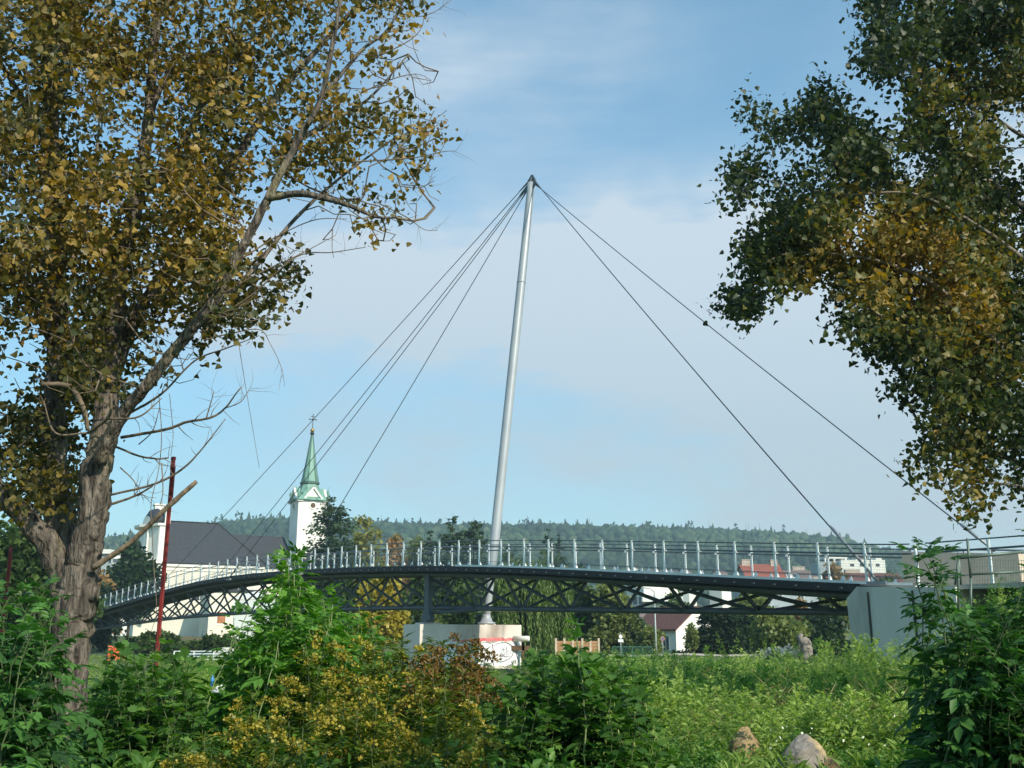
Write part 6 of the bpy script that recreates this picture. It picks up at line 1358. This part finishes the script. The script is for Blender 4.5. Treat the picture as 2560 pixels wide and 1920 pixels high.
def noise(scale, detail, sx=1, sz=1, off=0.):
    cb = N.new('ShaderNodeCombineXYZ'); L.new(mth('MULTIPLY', az, sx), cb.inputs[0]); L.new(mth('MULTIPLY', el, sz), cb.inputs[1]); cb.inputs[2].default_value = off
    n = N.new('ShaderNodeTexNoise'); n.inputs['Scale'].default_value = scale; n.inputs['Detail'].default_value = detail; n.inputs['Roughness'].default_value = .52; L.new(cb.outputs[0], n.inputs['Vector']); return n.outputs[0]
wx = mth('MULTIPLY_ADD', noise(4, 4, off=3.), .30, -.15); wy = mth('MULTIPLY_ADD', noise(5, 4, off=7.), .14, -.07)
azw = mth('ADD', az, wx); elw = mth('ADD', el, wy)
def blob(a0, e0, ra, re, amp):
    dx = mth('DIVIDE', mth('SUBTRACT', azw, R(a0)), R(ra)); dy = mth('DIVIDE', mth('SUBTRACT', elw, R(e0)), R(re))
    q = mth('ADD', mth('MULTIPLY', dx, dx), mth('MULTIPLY', dy, dy)); return mth('MULTIPLY', mth('POWER', 2.718, mth('MULTIPLY', q, -1)), amp)
mask = blob(9, 19.6, 20, 4.6, 1.7)
for b in ((-13, 18.8, 9, 2.7, 1.3), (25, 15.5, 15, 6, 1.1), (-2, 30.5, 6, 3.2, .34), (3, 33, 9, 3, .22), (26, 8, 16, 5, .5), (-8, 10.5, 7, 3.2, .35), (8, 9.5, 9, 2.4, .3), (60, 22, 30, 12, .6), (-60, 20, 25, 8, .5)): mask = mth('ADD', mask, blob(*b))
mask = mth('MULTIPLY', mask, mth('MULTIPLY_ADD', mth('MULTIPLY_ADD', noise(7, 8, 1, 2.6, 1.), .65, mth('MULTIPLY', noise(22, 6, .5, 3.2, 4.), .35)), 3.4, -.62))
hz = mth('MULTIPLY', mth('POWER', 2.718, mth('MULTIPLY', el, -7.5)), .95)
mask = mth('MINIMUM', mth('ADD', mask, hz), .93); mask = mth('MAXIMUM', mask, 0)
hs = N.new('ShaderNodeHueSaturation'); hs.inputs['Saturation'].default_value = 1.0; tn = N.new('ShaderNodeMix'); tn.data_type = 'RGBA'; tn.blend_type = 'MULTIPLY'; tn.inputs[0].default_value = 1; tn.inputs[7].default_value = (.70, 1.12, 1.12, 1); L.new(sky.outputs[0], tn.inputs[6]); L.new(tn.outputs[2], hs.inputs['Color'])
mx = N.new('ShaderNodeMix'); mx.data_type = 'RGBA'; L.new(mask, mx.inputs[0]); L.new(hs.outputs[0], mx.inputs[6]); mx.inputs[7].default_value = (3.75, 4.15, 4.6, 1)
L.new(mx.outputs[2], bg.inputs[0]); L.new(bg.outputs[0], out.inputs[0])
# air
HAZE = True
if HAZE:
    m = bpy.data.materials.new('air'); nt2, N2, L2 = nodes(m); o2 = N2.new('ShaderNodeOutputMaterial'); v = N2.new('ShaderNodeVolumePrincipled')
    v.inputs['Color'].default_value = (.62, .84, .90, 1); v.inputs['Density'].default_value = .00047; v.inputs['Anisotropy'].default_value = .2; L2.new(v.outputs[0], o2.inputs['Volume'])
    mb = MB(); zt_ = 330; mb.box((0, 700, (zt_ - 1.8) / 2), (5200, 1700, zt_ + 1.8)); h_ = mb.build('haze', m); tag(h_, kind='stuff')
vs_ = sc.view_settings; vs_.view_transform = 'Standard'; vs_.look = 'None'; vs_.exposure = .45; vs_.gamma = 1
cy = sc.cycles; cy.max_bounces = 5; cy.diffuse_bounces = 2; cy.glossy_bounces = 2; cy.transmission_bounces = 2; cy.transparent_max_bounces = 4; cy.volume_bounces = 0; cy.caustics_reflective = False; cy.caustics_refractive = False; cy.use_denoising = True

# ------------------------------------------------------------------ what the setting and the uncountable plants are called
for nm, lb, ct in (('ground', 'grassy river bank and meadow ground under everything', 'ground'), ('road', 'narrow grey road in front of the brown roofed house', 'road'), ('kerb', 'pale kerb along the near side of the road', 'kerb'),
                   ('path', 'short pale gravel path beside the street lamp', 'path'), ('hills', 'long low wooded hill closing the background', 'hill'), ('approach_path', 'concrete approach path behind the abutment', 'path'), ('soil_bank', 'bare brown soil beside the pointed boulder', 'soil'),
                   ('forest', 'mixed forest covering the far hill', 'forest'), ('weeds', 'tangled green weeds filling the meadow before the abutment', 'weeds'), ('tall_weeds', 'tall feathery weed stalks rising above the meadow', 'weeds'),
                   ('undergrowth', 'low broad leaved herbs along the bottom of the photo', 'undergrowth'), ('low_herbs', 'fine green herbs around and behind the boulders', 'weeds'), ('nettles', 'darker nettle like patches scattered in the meadow', 'weeds'), ('meadow_herbs', 'light green broad leaved herbs mixed through the meadow', 'weeds'),
                   ('dry_stalks', 'dry straw coloured stalks in the meadow', 'dry stalks'), ('grass', 'short grass between the weeds', 'grass'), ('bank_weeds', 'sunlit weeds on the bank between trunk and box elder', 'weeds'), ('white_flowers', 'tiny white flowers in the weeds near the boulders', 'flowers'), ('haze', 'thin blue haze in the air before the far hill', 'haze')):
    for o in bpy.data.objects:
        if o.parent is None and o.name.split('.')[0] == nm: o['label'] = lb; o['category'] = ct
